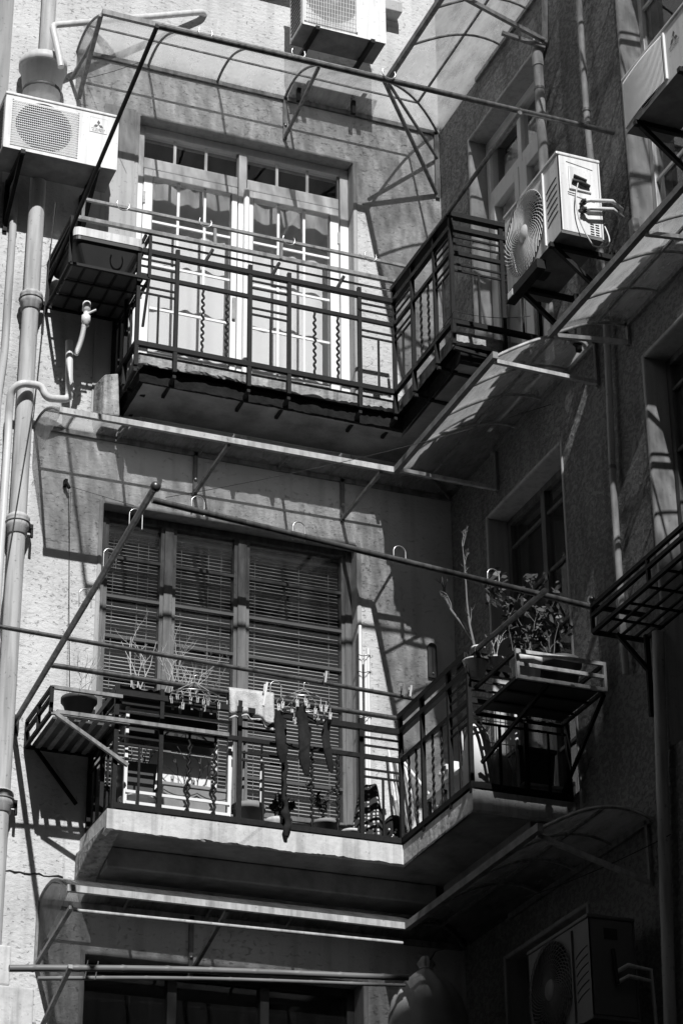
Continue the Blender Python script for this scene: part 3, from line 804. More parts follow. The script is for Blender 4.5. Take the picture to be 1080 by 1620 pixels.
# ------------------------------------------------------------------ hooks hanging on poles and bars
def hook(c, kind, label):
    c = V(c); mb = MB()
    if kind == 'ring':
        mb.tube([c + V((.043 * math.cos(a), 0, .03 + .043 * math.sin(a))) for a in [R(150 + 24 * i) for i in range(11)]], .0042, 6)
    else:
        mb.tube([c + V((-.036, 0, -.03)), c + V((-.036, 0, .05))] + [c + V((.036 * math.cos(a), 0, .05 + .036 * math.sin(a))) for a in [R(165 - 15 * i) for i in range(11)]] + [c + V((.036, 0, .05)), c + V((.036, 0, -.03))], .0038, 6)
    return tag(mb.build('pole_hook', M['steel']), label, 'hook', 'wire hooks on the laundry poles')
for (px, py, z, lb) in ((325, 57, 10.737, 'open wire hook nearest the left end of the topmost laundry pole'), (472, 90, 10.747, 'open wire hook on the topmost pole under the wall fan unit'),
                        (615, 122, 10.747, 'open wire hook on the topmost pole where the awning turns the corner'), (195, 330, 10.706, 'open wire hook at the left end of the upper flower rack'),
                        (325, 357, 10.706, 'open wire hook on the flower rack before the left door leaf'), (457, 385, 10.706, 'open wire hook on the flower rack before the right door leaf'),
                        (586, 411, 10.706, 'open wire hook on the flower rack near the corner')):
    hook(onZ(px, py, z), 'ring', lb)
for (px, py, z, lb) in ((313, 808, 7.515, 'arched wire hook nearest the left end of the dark pole'), (473, 848, 7.515, 'arched wire hook on the dark pole over the window'),
                        (632, 886, 7.515, 'arched wire hook on the dark pole against the shaded wall'), (780, 922, 7.505, 'arched wire hook on the dark pole before the dark side door')):
    hook(onZ(px, py, z), 'u', lb)
for (px, py, lb) in ((215, 828, 'wire hook high on the long left arm'), (174, 890, 'wire hook midway along the long left arm'), (135, 953, 'wire hook low on the long left arm')):
    hook(onZ(px, py, 7.485), 'u', lb)

# ------------------------------------------------------------------ air conditioner outdoor units
def text_mesh(s, size):
    cu = bpy.data.curves.new('t', 'FONT'); cu.body = s; cu.size = size; cu.align_x = 'CENTER'; cu.align_y = 'CENTER'
    cu.extrude = 0; cu.resolution_u = 2
    o = bpy.data.objects.new('t', cu); scene.collection.objects.link(o)
    bpy.context.view_layer.update()
    me = bpy.data.meshes.new_from_object(o)
    bpy.data.objects.remove(o)
    return me
def ac_unit(label, o, U, N, w, h, d, style, bracket=True, panel_dark=False, logo=None, side_plate=False, braces=True, cas='acw', gri='acg'):
    """o = lower left front corner seen from the front, U rightwards, N outwards; grille on the left part"""
    o = V(o); U = V(U).normalized(); N = V(N).normalized(); Z = V((0, 0, 1))
    t = thing('air_conditioner', o + U * w / 2 - N * d / 2, label, 'air conditioner', 'air conditioner outdoor units')
    P = lambda u, n, z: o + U * u + N * n + Z * z
    R0 = min(w * .31, h * .44) if style != 'swirl' else min(w * .36, h * .475); cu, cz = (w * .34, h * .5) if style != 'swirl' else (w * .37, h * .49)
    def bx(nm, m, a, b_, bev=0, par=t):
        u0, n0, z0 = a; u1, n1, z1 = b_
        mb = MB(); mb.hexa([P(u0,n0,z0),P(u1,n0,z0),P(u1,n1,z0),P(u0,n1,z0)], [P(u0,n0,z1),P(u1,n0,z1),P(u1,n1,z1),P(u0,n1,z1)])
        return mb.build(nm, M[m], par, bev=bev, recalc=True)
    # casing: back, sides, top; pan below
    bx('back_panel', cas, (0, -d, .01), (w, -d + .01, h - .01))
    sl_ = bx('side_panel', cas, (0, -d + .012, .02), (.012, -.012, h - .012), .004)
    sr_ = bx('side_panel', cas, (w - .012, -d + .012, .02), (w, -.012, h - .012), .004)
    bx('top_cover', cas, (-.006, -d - .004, h - .01), (w + .006, .008, h + .012), .006)
    bx('base_pan', 'acs', (.004, -d + .004, 0), (w - .004, -.004, .019))
    # front panel with round opening
    n = 48; rc = []; ro = []
    for k in range(n):
        a = 2 * PI * k / n; c, s = math.cos(a), math.sin(a)
        rc.append(P(cu + R0 * c, 0, cz + R0 * s))
        uu0, uu1, zz0, zz1 = 0, w, .0, h - .012
        tt = 1e9
        if c > 1e-9: tt = min(tt, (uu1 - cu) / c)
        if c < -1e-9: tt = min(tt, (uu0 - cu) / c)
        if s > 1e-9: tt = min(tt, (zz1 - cz) / s)
        if s < -1e-9: tt = min(tt, (zz0 - cz) / s)
        ro.append(P(cu + tt * c, 0, cz + tt * s))
    mb = MB(); back = [p - N * .05 for p in rc]
    for k in range(n):
        j = (k + 1) % n
        mb._add([ro[k], ro[j], rc[j], rc[k]], [(0, 1, 2, 3)]); mb._add([rc[k], rc[j], back[j], back[k]], [(0, 1, 2, 3)])
    for (ca, sa) in ((0, 0), (w, 0), (0, h - .012), (w, h - .012)):    # fill corners between ring samples
        pass
    cor = [P(0, 0, 0), P(w, 0, 0), P(w, 0, h - .012), P(0, 0, h - .012)]
    for cpt in cor:
        ks = sorted(range(n), key=lambda k: (ro[k] - cpt).length)[:2]
        if abs(ks[0] - ks[1]) in (1, n - 1) : mb.poly([cpt, ro[ks[0]], ro[ks[1]]])
    mb.build('front_panel', M[cas], t, recalc=True)
    # cavity and fan
    MB().lathe([(.001, -.14), (R0 * 1.06, -.14), (R0 * 1.06, -.052), (R0, -.05)], P(cu, 0, cz), 32, N).build('fan_shroud', M['dark'], t)
    fb = MB()
    for k in range(3):
        a0 = 2 * PI * k / 3 + .4; rows = []
        for i in range(6):
            r = lerp(.05, R0 * .93, i / 5); row = []
            for j in range(6):
                a = a0 + lerp(0, 1.15, j / 5) + .3 * i / 5
                row.append(P(cu + r * math.cos(a), -.075 - .045 * j / 5, cz + r * math.sin(a)))
            rows.append(row)
        fb.grid(rows)
    fb.lathe([(.001, -.05), (.05, -.055), (.055, -.12)], P(cu, 0, cz), 20, N)
    fb.build('fan', M['fan'], t, solid=.003)
    if style == 'mesh':
        gw0, gw1, gz0, gz1 = .045, w * .645, .03, h - .045
        g = bx('grille_frame', gri, (gw0, 0, gz0), (gw1, .004, gz0 + .008))
        gf = MB()
        for (a, b_, c, e) in ((gw0, gw1, gz1 - .008, gz1), (gw0, gw0 + .008, gz0, gz1), (gw1 - .008, gw1, gz0, gz1)):
            gf.hexa([P(a,0,c),P(b_,0,c),P(b_,.006,c),P(a,.006,c)], [P(a,0,e),P(b_,0,e),P(b_,.006,e),P(a,.006,e)])
        gf.build('grille_frame', M[gri], t, recalc=True)
        gm = MB(); ncol, nrow = 34, 19
        for k in range(1, nrow):
            z = lerp(gz0, gz1, k / nrow); gm.bar(P(gw0, .010, z), P(gw1, .010, z), .0052, .0052, N)
        gm.build('grille_wire', M[gri], t); gm = MB()
        for k in range(1, ncol):
            u = lerp(gw0, gw1, k / ncol); gm.bar(P(u, .006, gz0), P(u, .006, gz1), .0036, .0036, N)
        stuff(gm.build('grille_wire', M[gri], t))
    elif style == 'swirl':
        gm = MB()
        nv = 46
        for k in range(nv):
            a0 = 2 * PI * k / nv; pts = []
            for i in range(9):
                s = i / 8; r = lerp(.062, R0 * 1.02, s); a = a0 - 1.25 * s ** .8
                pts.append(P(cu + r * math.cos(a), .012, cz + r * math.sin(a)))
            gm.tube(pts, .0027, 4)
        stuff(gm.build('grille_vane', M[gri], t))
        for k in range(1, 9):
            r = lerp(.062, R0 * 1.02, k / 8)
            MB().tube([P(cu + r * math.cos(2*PI*i/48), .009, cz + r * math.sin(2*PI*i/48)) for i in range(49)], .0022, 4, False).build('grille_ring', M[gri], t)
        MB().lathe([(.001, .02), (.055, .018), (.064, .008), (.064, 0)], P(cu, 0, cz), 28, N).build('grille_hub', M[gri], t)
        MB().bar(P(cu + R0 * 1.03, .006, .02), P(cu + R0 * 1.03, .006, h - .03), .012, .012, N).build('grille_edge', M[gri], t)
        mb = MB()
        for k in range(6):
            z = h * .22 + k * h * .085; mb.tube(arc(P(w * .78, .001, z), P(w * .84, .001, z + .028), P(w * .97, .001, z + .04), 6), .0032, 4)
        mb.build('louvre_line', M['dark'], t)
    else:   # 'louver'
        gw0, gw1, gz0, gz1 = .02, w * .63, .03, h - .03
        mb = MB(); k = 0; u = gw0
        while u < gw1:
            s = (u - gw0) / (gw1 - gw0); bow = .012 * math.sin(PI * s)
            mb.bar(P(u, .008 + bow, gz0), P(u, .008 + bow, gz1), .004, .007, N); u += .0125
        mb.build('grille_wire', M[gri], t)
        mb = MB()
        for k in range(13):
            z = lerp(gz0, gz1, k / 12); mb.bar(P(gw0, .005, z), P(gw1, .005, z), .0035, .0035, N)
        mb.build('grille_wire', M[gri], t)
        bx('grille_frame', gri, (gw1, 0, gz0), (gw1 + .014, .014, gz1))
        bx('grille_frame', gri, (gw0 - .01, 0, gz0), (gw0, .01, gz1))
    # back coil seen from the side: rows of fins
    mb = MB()
    for k in range(14):
        z = h * .08 + k * h * .062
        mb.hexa([P(-.004, -d + .03, z), P(.0, -d + .03, z), P(0, -.05, z), P(-.004, -.05, z)], [P(-.004, -d + .03, z + h*.03), P(0, -d + .03, z + h*.03), P(0, -.05, z + h*.03), P(-.004, -.05, z + h*.03)])
    mb.build('side_slot', M['dark'], sl_, recalc=True)
    if logo:
        lu, lz, ls, plate = logo
        if plate: bx('logo_plate', cas, (lu - ls*1.0, 0, lz - ls * 1.05), (lu + ls*1.0, .002, lz + ls * .95)); 
        off = .0035 if plate else .0015
        if plate:
            mb = MB()
            for (a, b_, c, e) in ((-1, 1, -1.05, -1.02), (-1, 1, .92, .95), (-1, -.97, -1.02, .92), (.97, 1, -1.02, .92)):
                mb.poly([P(lu + a*ls, .0027, lz + c*ls), P(lu + b_*ls, .0027, lz + c*ls), P(lu + b_*ls, .0027, lz + e*ls), P(lu + a*ls, .0027, lz + e*ls)])
            mb.build('plate_edge', M['print'], t)
        mb = MB(); k = ls * .40
        c0 = (lu, lz + ls * .02)
        for a in (90, 210, 330):
            d1 = V((math.cos(R(a)), math.sin(R(a)))); 
            e1 = V((math.cos(R(a + 30)), math.sin(R(a + 30)))) * k * .95; e2 = V((math.cos(R(a - 30)), math.sin(R(a - 30)))) * k * .95
            q = [(0, 0), (e1.x, e1.y), (e1.x + e2.x, e1.y + e2.y), (e2.x, e2.y)]
            mb.poly([P(c0[0] + x_, off, c0[1] + y_) for x_, y_ in q[::-1]])
        mb.build('emblem', M['logo'], t)
        for line, dz, sz in (('MITSUBISHI', -.56, .30), ('ELECTRIC', -.82, .30)):
            me = text_mesh(line, ls * sz)
            off_l = root_loc(t)
            for v in me.vertices:
                v.co = P(lu + v.co.x * 1.05, off, lz + dz * ls + v.co.y) - off_l
            me.materials.append(M['logo'])
            ob = bpy.data.objects.new('lettering', me); scene.collection.objects.link(ob); ob.parent = t
    if bracket:
        for u in (w * .17, w * .83):
            MB().bar(P(u, .02, -.018), P(u, -d - .12, -.018), .032, .032).build('bracket_arm', M['black'], t)
            if braces: MB().bar(P(u, -.02, -.03), P(u, -d - .12, -.36), .028, .028).build('bracket_brace', M['black'], t)
            MB().box(P(u, -d-.12, -.4) - V((.015, .015, 0)), P(u, -d-.12, .02) + V((.015, .015, 0))).build('bracket_upright', M['black'], t)
            for nn in (-.04, -d + .04):
                MB().lathe([(.001, -.003), (.022, -.003), (.018, .002), (.001, .002)], P(u, nn, 0), 10).build('rubber_foot', M['dark'], t)
    return t, P
# 1: left, on wall A, beside the drainpipe
ac1, P1 = ac_unit('white box air conditioner with square mesh grille at the upper left under the bucket', (-3.425, -.42, 11.305), (1, 0, 0), (0, -1, 0), .80, .45, .29, 'mesh', logo=(.655, .345, .062, True))
# 2: high on wall A above the awning
ac2, P2 = ac_unit('white air conditioner at the top edge mounted above the long awning', (-1.29, -.50, 12.90), (1, 0, 0), (0, -1, 0), .66, .56, .27, 'louver', braces=False)
# 3: on wall B, end face in the sun
ac3, P3 = ac_unit('sunlit white air conditioner with spiral fan grille and hoses on the right wall', (-.49, -2.05, 9.80), (0, -1, 0), (-1, 0, 0), .765, .585, .29, 'swirl')
# 4: top right corner
ac4, P4 = ac_unit('air conditioner with ribbed grille cut by the upper right edge', (-.42, -3.565, 10.03), (0, -1, 0), (-1, 0, 0), .80, .385, .28, 'louver', logo=(.615, .25, .075, False))
# 5: lower right in deep shade
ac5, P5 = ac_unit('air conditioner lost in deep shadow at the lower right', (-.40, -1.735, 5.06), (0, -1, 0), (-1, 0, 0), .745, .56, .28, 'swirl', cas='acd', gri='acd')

MB().box((-.53, -2.10, 9.70), (-.47, -2.55, 9.765)).build('support_beam', M['black'], ac3)
MB().box((-.533, -2.13, 9.71), (-.50, -2.20, 9.755)).build('label_plate', M['plastic'], ac3)
# service end of the sunlit unit: cover plate, valves, lagged pipes, cable
t = ac3
yE = -2.05 - .765
E3 = lambda n, z, o=0: V((-.49 + n, yE - o, 9.80 + z))
def e3box(nm, m, n0, n1, z0, z1, o, bev=.003): return MB().box(E3(n0, z0, -.002), E3(n1, z1, o)).build(nm, M[m], t, bev=bev)
e3box('service_cover', 'acw', .07, .22, .33, .50, .012)
MB().tube([E3(.10, .428, .016), E3(.185, .408, .016)], .011, 8).build('cover_handle', M['dark'], t)
MB().tube([E3(.085, .385, .02), E3(.14, .375, .03), E3(.20, .365, .02)], .015, 8).build('cable_gland', M['dark'], t)
for z in (.525, .285): MB().bar(E3(.06, z + .01, .002), E3(.24, z - .015, .002), .003, .003).build('seam', M['print'], t)
for k in range(4): MB().bar(E3(.06, .31 - .0 * k, .002), E3(.11, .306, .002), .004, .004).build('printed_line', M['print'], t) if k == 0 else None
for k in range(5):
    for j in range(2): MB().bar(E3(.20 + .035 * j, .105 - .018 * k, .002), E3(.225 + .035 * j, .103 - .018 * k, .002), .006, .003).build('vent_slot', M['dark'], t)
for z in (.235, .175):
    MB().lathe([(.001, 0), (.012, 0), (.012, .02), (.02, .022), (.02, .04), (.011, .042), (.011, .055), (.001, .055)], E3(.15, z), 10, (0, -1, 0)).build('service_valve', M['dark'], t)
    MB().tube([E3(.15, z, .03), E3(.12, z - .025, .035)], .008, 6).build('valve_cap', M['dark'], t)
    MB().tube([E3(.155, z, .04), E3(.16, z, .0) + V((.02, -.06, .0)), V((-.16, yE - .06, 9.80 + z + .03)), V((-.05, yE + .02, 9.80 + z + .05)), V((-.035, yE + .10, 9.80 + z + .02))], .013, 8).build('lagged_pipe', M['pvc'], t)
MB().tube(arc(E3(.12, .37, .03), E3(.04, .12, .05), E3(.19, -.08, .04), 14) + arc(E3(.19, -.08, .04), E3(.36, -.10, .04), E3(.30, .11, .0), 10)[1:], .0045, 6).build('cable', M['pvc'], t)
MB().box((-.05, yE - .10, 9.55), (-.004, yE - .05, 9.95)).build('conduit', M['alu'], t)

# end face of the shaded unit
yE5 = -1.735 - .745
for z0, z1, n0, n1 in ((.44, .50, .09, .17),): MB().box((-.40 + n0, yE5 - .003, 5.06 + z0), (-.40 + n1, yE5 + .002, 5.06 + z1)).build('service_cover', M['dark'], ac5)
MB().tube([(-.27, yE5 - .02, 5.44), (-.26, yE5 - .03, 5.25)], .012, 8).build('cable_gland', M['dark'], ac5)
for z in (.26, .2): MB().tube([(-.25, yE5 - .01, 5.06 + z), (-.2, yE5 - .05, 5.06 + z + .03), (-.06, yE5 - .04, 5.06 + z + .02), (-.03, yE5 - .02, 4.8)], .012, 8).build('lagged_pipe', M['pvc'], ac5)

# ------------------------------------------------------------------ pipes
def pipe_thing(label, pts, r, m='pipe', n=16, rnd=.06, name='drain_pipe'):
    o = MB().tube(round_path(pts, rnd) if len(pts) > 2 else pts, r, n).build(name, M[m])
    return tag(o, label, 'pipe')
t = thing('rain_downpipe', (-3.095, -.10, 0), 'wide grey rain downpipe with collars down the left side of the wall', 'pipe')
jn = [0, 3.4, 6.78, 8.66, 10.35, 12.35, 16.4]
for i in range(6):
    z0, z1 = jn[i], jn[i+1]
    MB().tube([(-3.095, -.10, z0 + .02), (-3.095, -.10, z1)], .056 if i != 5 else .052, 20).build('pipe_section', M['pipe'], t)
    if i:
        MB().lathe([(.056, -.10), (.066, -.095), (.066, -.055), (.076, -.045), (.078, -.015), (.070, .0), (.078, .012), (.078, .03), (.06, .045), (.056, .05)], (-3.095, -.10, z0), 24).build('collar', M['pipe'], t)
        MB().tube([V((-3.095 + .079 * math.cos(2*PI*k/24), -.10 + .079 * math.sin(2*PI*k/24), z0 - .012)) for k in range(25)], .006, 5, False).build('clamp_ring', M['iron'], t)
        MB().box((-3.02, -.03, z0 - .03), (-2.99, -.10, z0 + .0)).build('clamp_lug', M['black'], t)
        MB().tube([(-3.0, -.11, z0 - .10), (-2.995, -.08, z0 - .02)], .010, 6).build('clamp_bolt', M['black'], t)
pipe_thing('thin grey pipe left of the wide downpipe, dropping from the air conditioner', [(-3.24, -.05, 11.2), (-3.24, -.05, 9.95), (-3.265, -.05, 9.6), (-3.265, -.05, 4.5)], .026)
Y = -.17
lp = [onY(110, 540, -.12), onY(110, 632, -.15), onY(74, 630, Y - .03), onY(66, 610, Y - .03), onY(34, 606, Y - .05), onY(18, 618, Y), onY(14, 660, -.10), V((-3.19, -.09, 9.3)), V((-3.20, -.07, 4.5))]
pipe_thing('white waste pipe looping round the downpipe below the basin cage', lp, .026, 'pvc', 12, .05)
pipe_thing('white plastic pipe with an elbow running from above the awning into the bucket', [onY(323, 24, .01), onY(320, 19, -.045), onY(83, 40, -.33), onY(94, 88, -.37), onY(97, 106, -.38)], .024, 'pvc', 14, .04)
# downpipes on the right wall
t = thing('wall_duct', (-.05, -1.81, 10.2), 'pale refrigerant duct with capped elbow beside the white side door', 'pipe')
MB().tube(round_path([(.02, -1.79, 12.10), (-.055, -1.79, 12.06), (-.055, -1.80, 11.9)], .05), .040, 16).build('elbow', M['pipe'], t)
MB().tube([(-.055, -1.80, 11.9), (-.055, -1.80, 10.1)], .034, 16).build('duct', M['pipe'], t)
MB().tube([(-.055, -1.80, 11.72), (-.055, -1.80, 11.70)], .037, 16).build('joint', M['iron'], t)
pipe_thing('slim dark pipe touching the pale duct by the side door', [(-.03, -1.735, 12.08), (-.03, -1.735, 9.9)], .017)
t = thing('wall_pipe', (-.045, -2.44, 6.6), 'thin grey pipe climbing the right wall past the sunlit air conditioner', 'pipe')
MB().tube([(-.045, -2.41, 16), (-.045, -2.42, 11.0), (-.045, -2.50, 9.6), (-.045, -2.44, 8.4), (-.045, -2.44, 7.1)], .021, 12).build('pipe_run', M['pipe'], t)
for z in (11.1, 9.75, 8.45, 13.2): MB().tube([(-.045, -2.45 + (.03 if z > 11 else -.03 if z > 9 else .01), z - .01), (-.045, -2.45 + (.03 if z > 11 else -.03 if z > 9 else .01), z + .01)], .027, 12).build('pipe_clip', M['iron'], t)
pipe_thing('dark pipe at the lower right descending behind the shaded air conditioner', [onX(1040, 1000, -.05), onX(1047, 1250, -.05), onX(1060, 1640, -.05)], .035)

# ------------------------------------------------------------------ wires
def wire(label, pts, r=.0022, nm='wire'):
    return tag(MB().tube(pts, r, 5).build(nm, M['wire']), label, 'wire')
def sag(p, q, s, n=14): return [V(p).lerp(V(q), i / n) - V((0, 0, s * 4 * (i / n) * (1 - i / n))) for i in range(n + 1)]
wire('black cable running down along the wide downpipe', [onY(88, 320, -.22), onY(75, 450, -.2), onY(60, 600, -.19), onY(40, 720, -.19), onY(22, 830, -.19), onY(10, 900, -.19), onY(0, 1010, -.19)], .004)
wire('thin line strung from the wall peg to the left pole arm', sag(onY(113, 770, -.03), onZ(212, 800, 7.525), .0), .0018)
wire('thin cord hanging straight down from the wall peg', [onY(109, 775, -.02), onY(110, 860, -.02), onY(110, 1000, -.015), onY(111, 1095, -.02)], .0016)
wire('long thin line from the dark pole end across under the middle awning', sag(onZ(262, 787, 7.595), onX(870, 640, -.02), .05), .0020)
wire('thin wire crossing the upper railing near its corner', sag(onX(660, 575, -.66), onX(718, 492, -.66), -.0) + sag(onX(718, 492, -.66), onY(838, 500, -1.57), .03)[1:], .0022)
wire('thin wire tied from the topmost awning bracket to its front', sag(onY(137, 124, -.02), onY(222, 98, -.6), .01), .002)
wire('thin cable across the shaded lower right wall', sag(onX(830, 1420, -.5), onX(1060, 1320, -.04), .02), .003)
pg = MB().box((-2.785, -.05, 9.02), (-2.765, -.0, 9.06)); pg.tube([onY(103, 760, -.03), onY(110, 772, -.05)], .012, 6)
tag(pg.build('wall_peg', M['black']), 'black peg on the left wall where a line is tied', 'peg')
# thermometer
t = thing('thermometer', (-.18, -.01, 8.05), 'dark narrow wall thermometer on the shaded corner wall', 'thermometer')
mb = MB(); c = V((-.178, 0, 8.17)); pts = []
for k in range(9): a = PI * k / 8; pts.append(V((c.x + .032 * math.cos(a), -.02, 8.27 + .032 * math.sin(a))))
pts += [V((c.x - .032, -.02, 8.045)), V((c.x + .032, -.02, 8.045))]
mb.poly(pts); mb.poly([p + V((0, .018, 0)) for p in pts][::-1])
for i in range(len(pts)): mb.poly([pts[i], pts[(i+1) % len(pts)], pts[(i+1) % len(pts)] + V((0, .018, 0)), pts[i] + V((0, .018, 0))])
mb.build('board', M['pot'], t, recalc=True)
MB().tube([(c.x, -.023, 8.08), (c.x, -.023, 8.27)], .005, 8).build('tube', M['dark'], t)
MB().lathe([(.001, -.01), (.009, 0), (.001, .01)], (c.x, -.024, 8.075), 10).build('bulb', M['steel'], t)

# ------------------------------------------------------------------ lower balcony: side shelf, pots, laundry, tools
before = set(scene.objects)
t = thing('side_shelf', (-2.8, -.5, 7.03), 'slatted iron shelf cantilevered off the left end of the lower railing', 'shelf')
x0, x1, y0, y1, zb, zt = -2.94, -2.50, -.605, -.02, 7.165, 7.33
Q = lambda x, y, z: V((x, y, z))
for nm, p, q, m_ in (('top_bar', (x0,y0,zt),(x1,y0,zt),'iron'), ('bottom_bar',(x0,y0,zb),(x1+.05,y0,zb),'iron'), ('top_bar',(x0,y0,zt),(x0,y1,zt),'black'), ('bottom_bar',(x0,y0,zb),(x0,y1,zb),'black'),
                     ('side_bar',(x0,y0,zb+.1),(x0,y1,zb+.1),'black'), ('post',(x0,y0,zb),(x0,y0,zt),'black'), ('post',(x0,(y0+y1)/2,zb),(x0,(y0+y1)/2,zt),'black'), ('post',(x0,y1,zb),(x0,y1,zt),'black'),
                     ('bottom_bar',(x0,y1,zb),(x1,y1,zb),'black'), ('bottom_bar',(x1,y0,zb),(x1,y1,zb),'black'),
                     ('brace',(x0+.03,y0-.012,zb-.01),(x1+.05,-.60,zb-.27),'iron')):
    MB().bar(p, q, .022, .022).build(nm, M[m_], t)
for k in range(1, 6):
    x = lerp(x0, x1, k / 6); MB().bar((x, y0, zb), (x, y1, zb), .03, .01).build('slat', M['wood'], t)
MB().box((x0 + .04, y0 + .10, zb + .006), (x1, y1, zb + .02)).build('board', M['pot'], t)
MB().bar((x0 + .06, y1, zb), (x1 - .1, -.01, zb - .33), .02, .02).build('wall_stay', M['black'], t)
MB().bar(onY(90, 1126, -.61), onY(362, 1163, -.61), .022, .024).build('long_rail', M['iron'], t)

before = set(scene.objects)
def plant_twigs(base, n, hgt, spread, m, name, r0=.006, seed=1, leaves=0, par=None, forks=3, leafm='leaf', ls=.03):
    rg = random.Random(seed); mb = MB(); lf = MB()
    def grow(p, d, L, r, lev):
        k = 5; pts = [p]; 
        for i in range(k):
            d = (d + V((rg.uniform(-.22, .22), rg.uniform(-.22, .22), rg.uniform(-.05, .16)))).normalized()
            p = p + d * L / k; pts.append(p)
            if lev < forks and i >= 1 and rg.random() < .5:
                dd = (d + V((rg.uniform(-.9, .9), rg.uniform(-.7, .7), rg.uniform(-.2, .5)))).normalized()
                grow(p, dd, L * rg.uniform(.35, .65), r * .6, lev + 1)
            if leaves and rg.random() < leaves:
                for _ in range(2):
                    c = p + V((rg.uniform(-1, 1), rg.uniform(-1, 1), rg.uniform(-.5, 1))) * ls
                    a = V((rg.uniform(-1, 1), rg.uniform(-1, 1), rg.uniform(-.6, .6))).normalized(); b_ = a.orthogonal().normalized()
                    b_ = (Matrix.Rotation(rg.uniform(0, 6.3), 3, a) @ b_)
                    s = ls * rg.uniform(.6, 1.3)
                    lf.grid([[c - a*s, c - a*s*.9], [c - a*s*.2 - b_*s*.45, c - a*s*.2 + b_*s*.45], [c + a*s*.5 - b_*s*.35 - V((0,0,s*.15)), c + a*s*.5 + b_*s*.35 - V((0,0,s*.15))], [c + a*s - V((0,0,s*.4)), c + a*s*.95 - V((0,0,s*.4))]])
        rr = [lerp(r, r * .35, i / k) for i in range(k + 1)]
        mb.tube(pts, rr, 5)
    for _ in range(n):
        b0 = V(base) + V((rg.uniform(-1, 1) * spread, rg.uniform(-1, 1) * spread * .6, 0))
        grow(b0, V((rg.uniform(-.3, .3), rg.uniform(-.2, .2), 1)).normalized(), hgt * rg.uniform(.55, 1), r0, 0)
    o = mb.build(name, M[m], par)
    if leaves and lf.v: 
        stuff(lf.build('foliage', M[leafm], par))
    return o
def pot_thing(name, c, r, h, m, label, cat='pot', group=None, taper=.72, rim=True, soil=True, n=20):
    t = thing(name, c, label, cat, group)
    pr = [(.001, 0), (r * taper, 0), (r * .97, h * .8)]
    if rim: pr += [(r * .98, h * .8), (r * 1.07, h * .82), (r * 1.07, h), (r * .98, h), (r * .95, h * .88)]
    else: pr += [(r, h), (r * .94, h), (r * .92, h * .88)]
    MB().lathe(pr, c, n).build('vessel', M[m], t)
    if soil: MB().lathe([(.001, h * .9), (r * .96, h * .86)], c, n).build('soil', M['soil'], t)
    return t
# bucket on top of the left air conditioner
t = pot_thing('bucket', (-3.19, -.36, 11.785), .160, .33, 'bucket', 'big pale plastic pot standing on the upper left air conditioner', 'bucket', taper=.80)
MB().lathe([(.126, .055), (.136, .06), (.137, .085), (.13, .09)], (-3.19, -.36, 11.785), 24).build('band', M['pot'], t)
# bowl and dead plant on side shelf
t = pot_thing('plant_pot', V((-2.80, -.67, 7.115)), .105, .135, 'pot', 'dark shallow pot with thin twigs on the left side shelf', 'potted plant', taper=.6)
plant_twigs(V(t.location) + V((0, 0, .08)), 4, .34, .025, 'paletwig', 'stem', .004, 5, par=t)
# hanging garden trough on top of rail, with dead plants
t = thing('planter_tray', (-2.28, -.80, 7.33), 'long black planter tray on the lower rail full of dead stalks', 'planter')
a = onY(177, 1088, -.70); e = onY(352, 1112, -.70)
mb = MB(); zt_, zb_ = a.z, a.z - .065
xa, xe = a.x, e.x
mb.hexa([V((xa+.04,-.69,zb_)),V((xe-.03,-.69,zb_)),V((xe-.03,-.47,zb_)),V((xa+.04,-.47,zb_))], [V((xa,-.71,zt_)),V((xe,-.71,zt_)),V((xe,-.45,zt_)),V((xa,-.45,zt_))])
mb.build('trough', M['blackpl'], t)
mb = MB(); rows = []
for j in range(7):
    rows.append([V((lerp(xa + .02, xe - .02, i / 30), lerp(-.70, -.46, j / 6), zt_ + .012 + .022 * rng.random())) for i in range(31)])
mb.grid(rows).build('soil', M['soil'], t)
plant_twigs((xa + .20, -.58, zt_ + .01), 5, .52, .10, 'paletwig', 'stem', .005, 11, par=t)
plant_twigs((xa + .42, -.58, zt_ + .01), 9, .34, .16, 'paletwig', 'stem', .004, 12, par=t)
plant_twigs((xa + .62, -.58, zt_ + .01), 4, .30, .10, 'twig', 'stem', .004, 13, par=t)

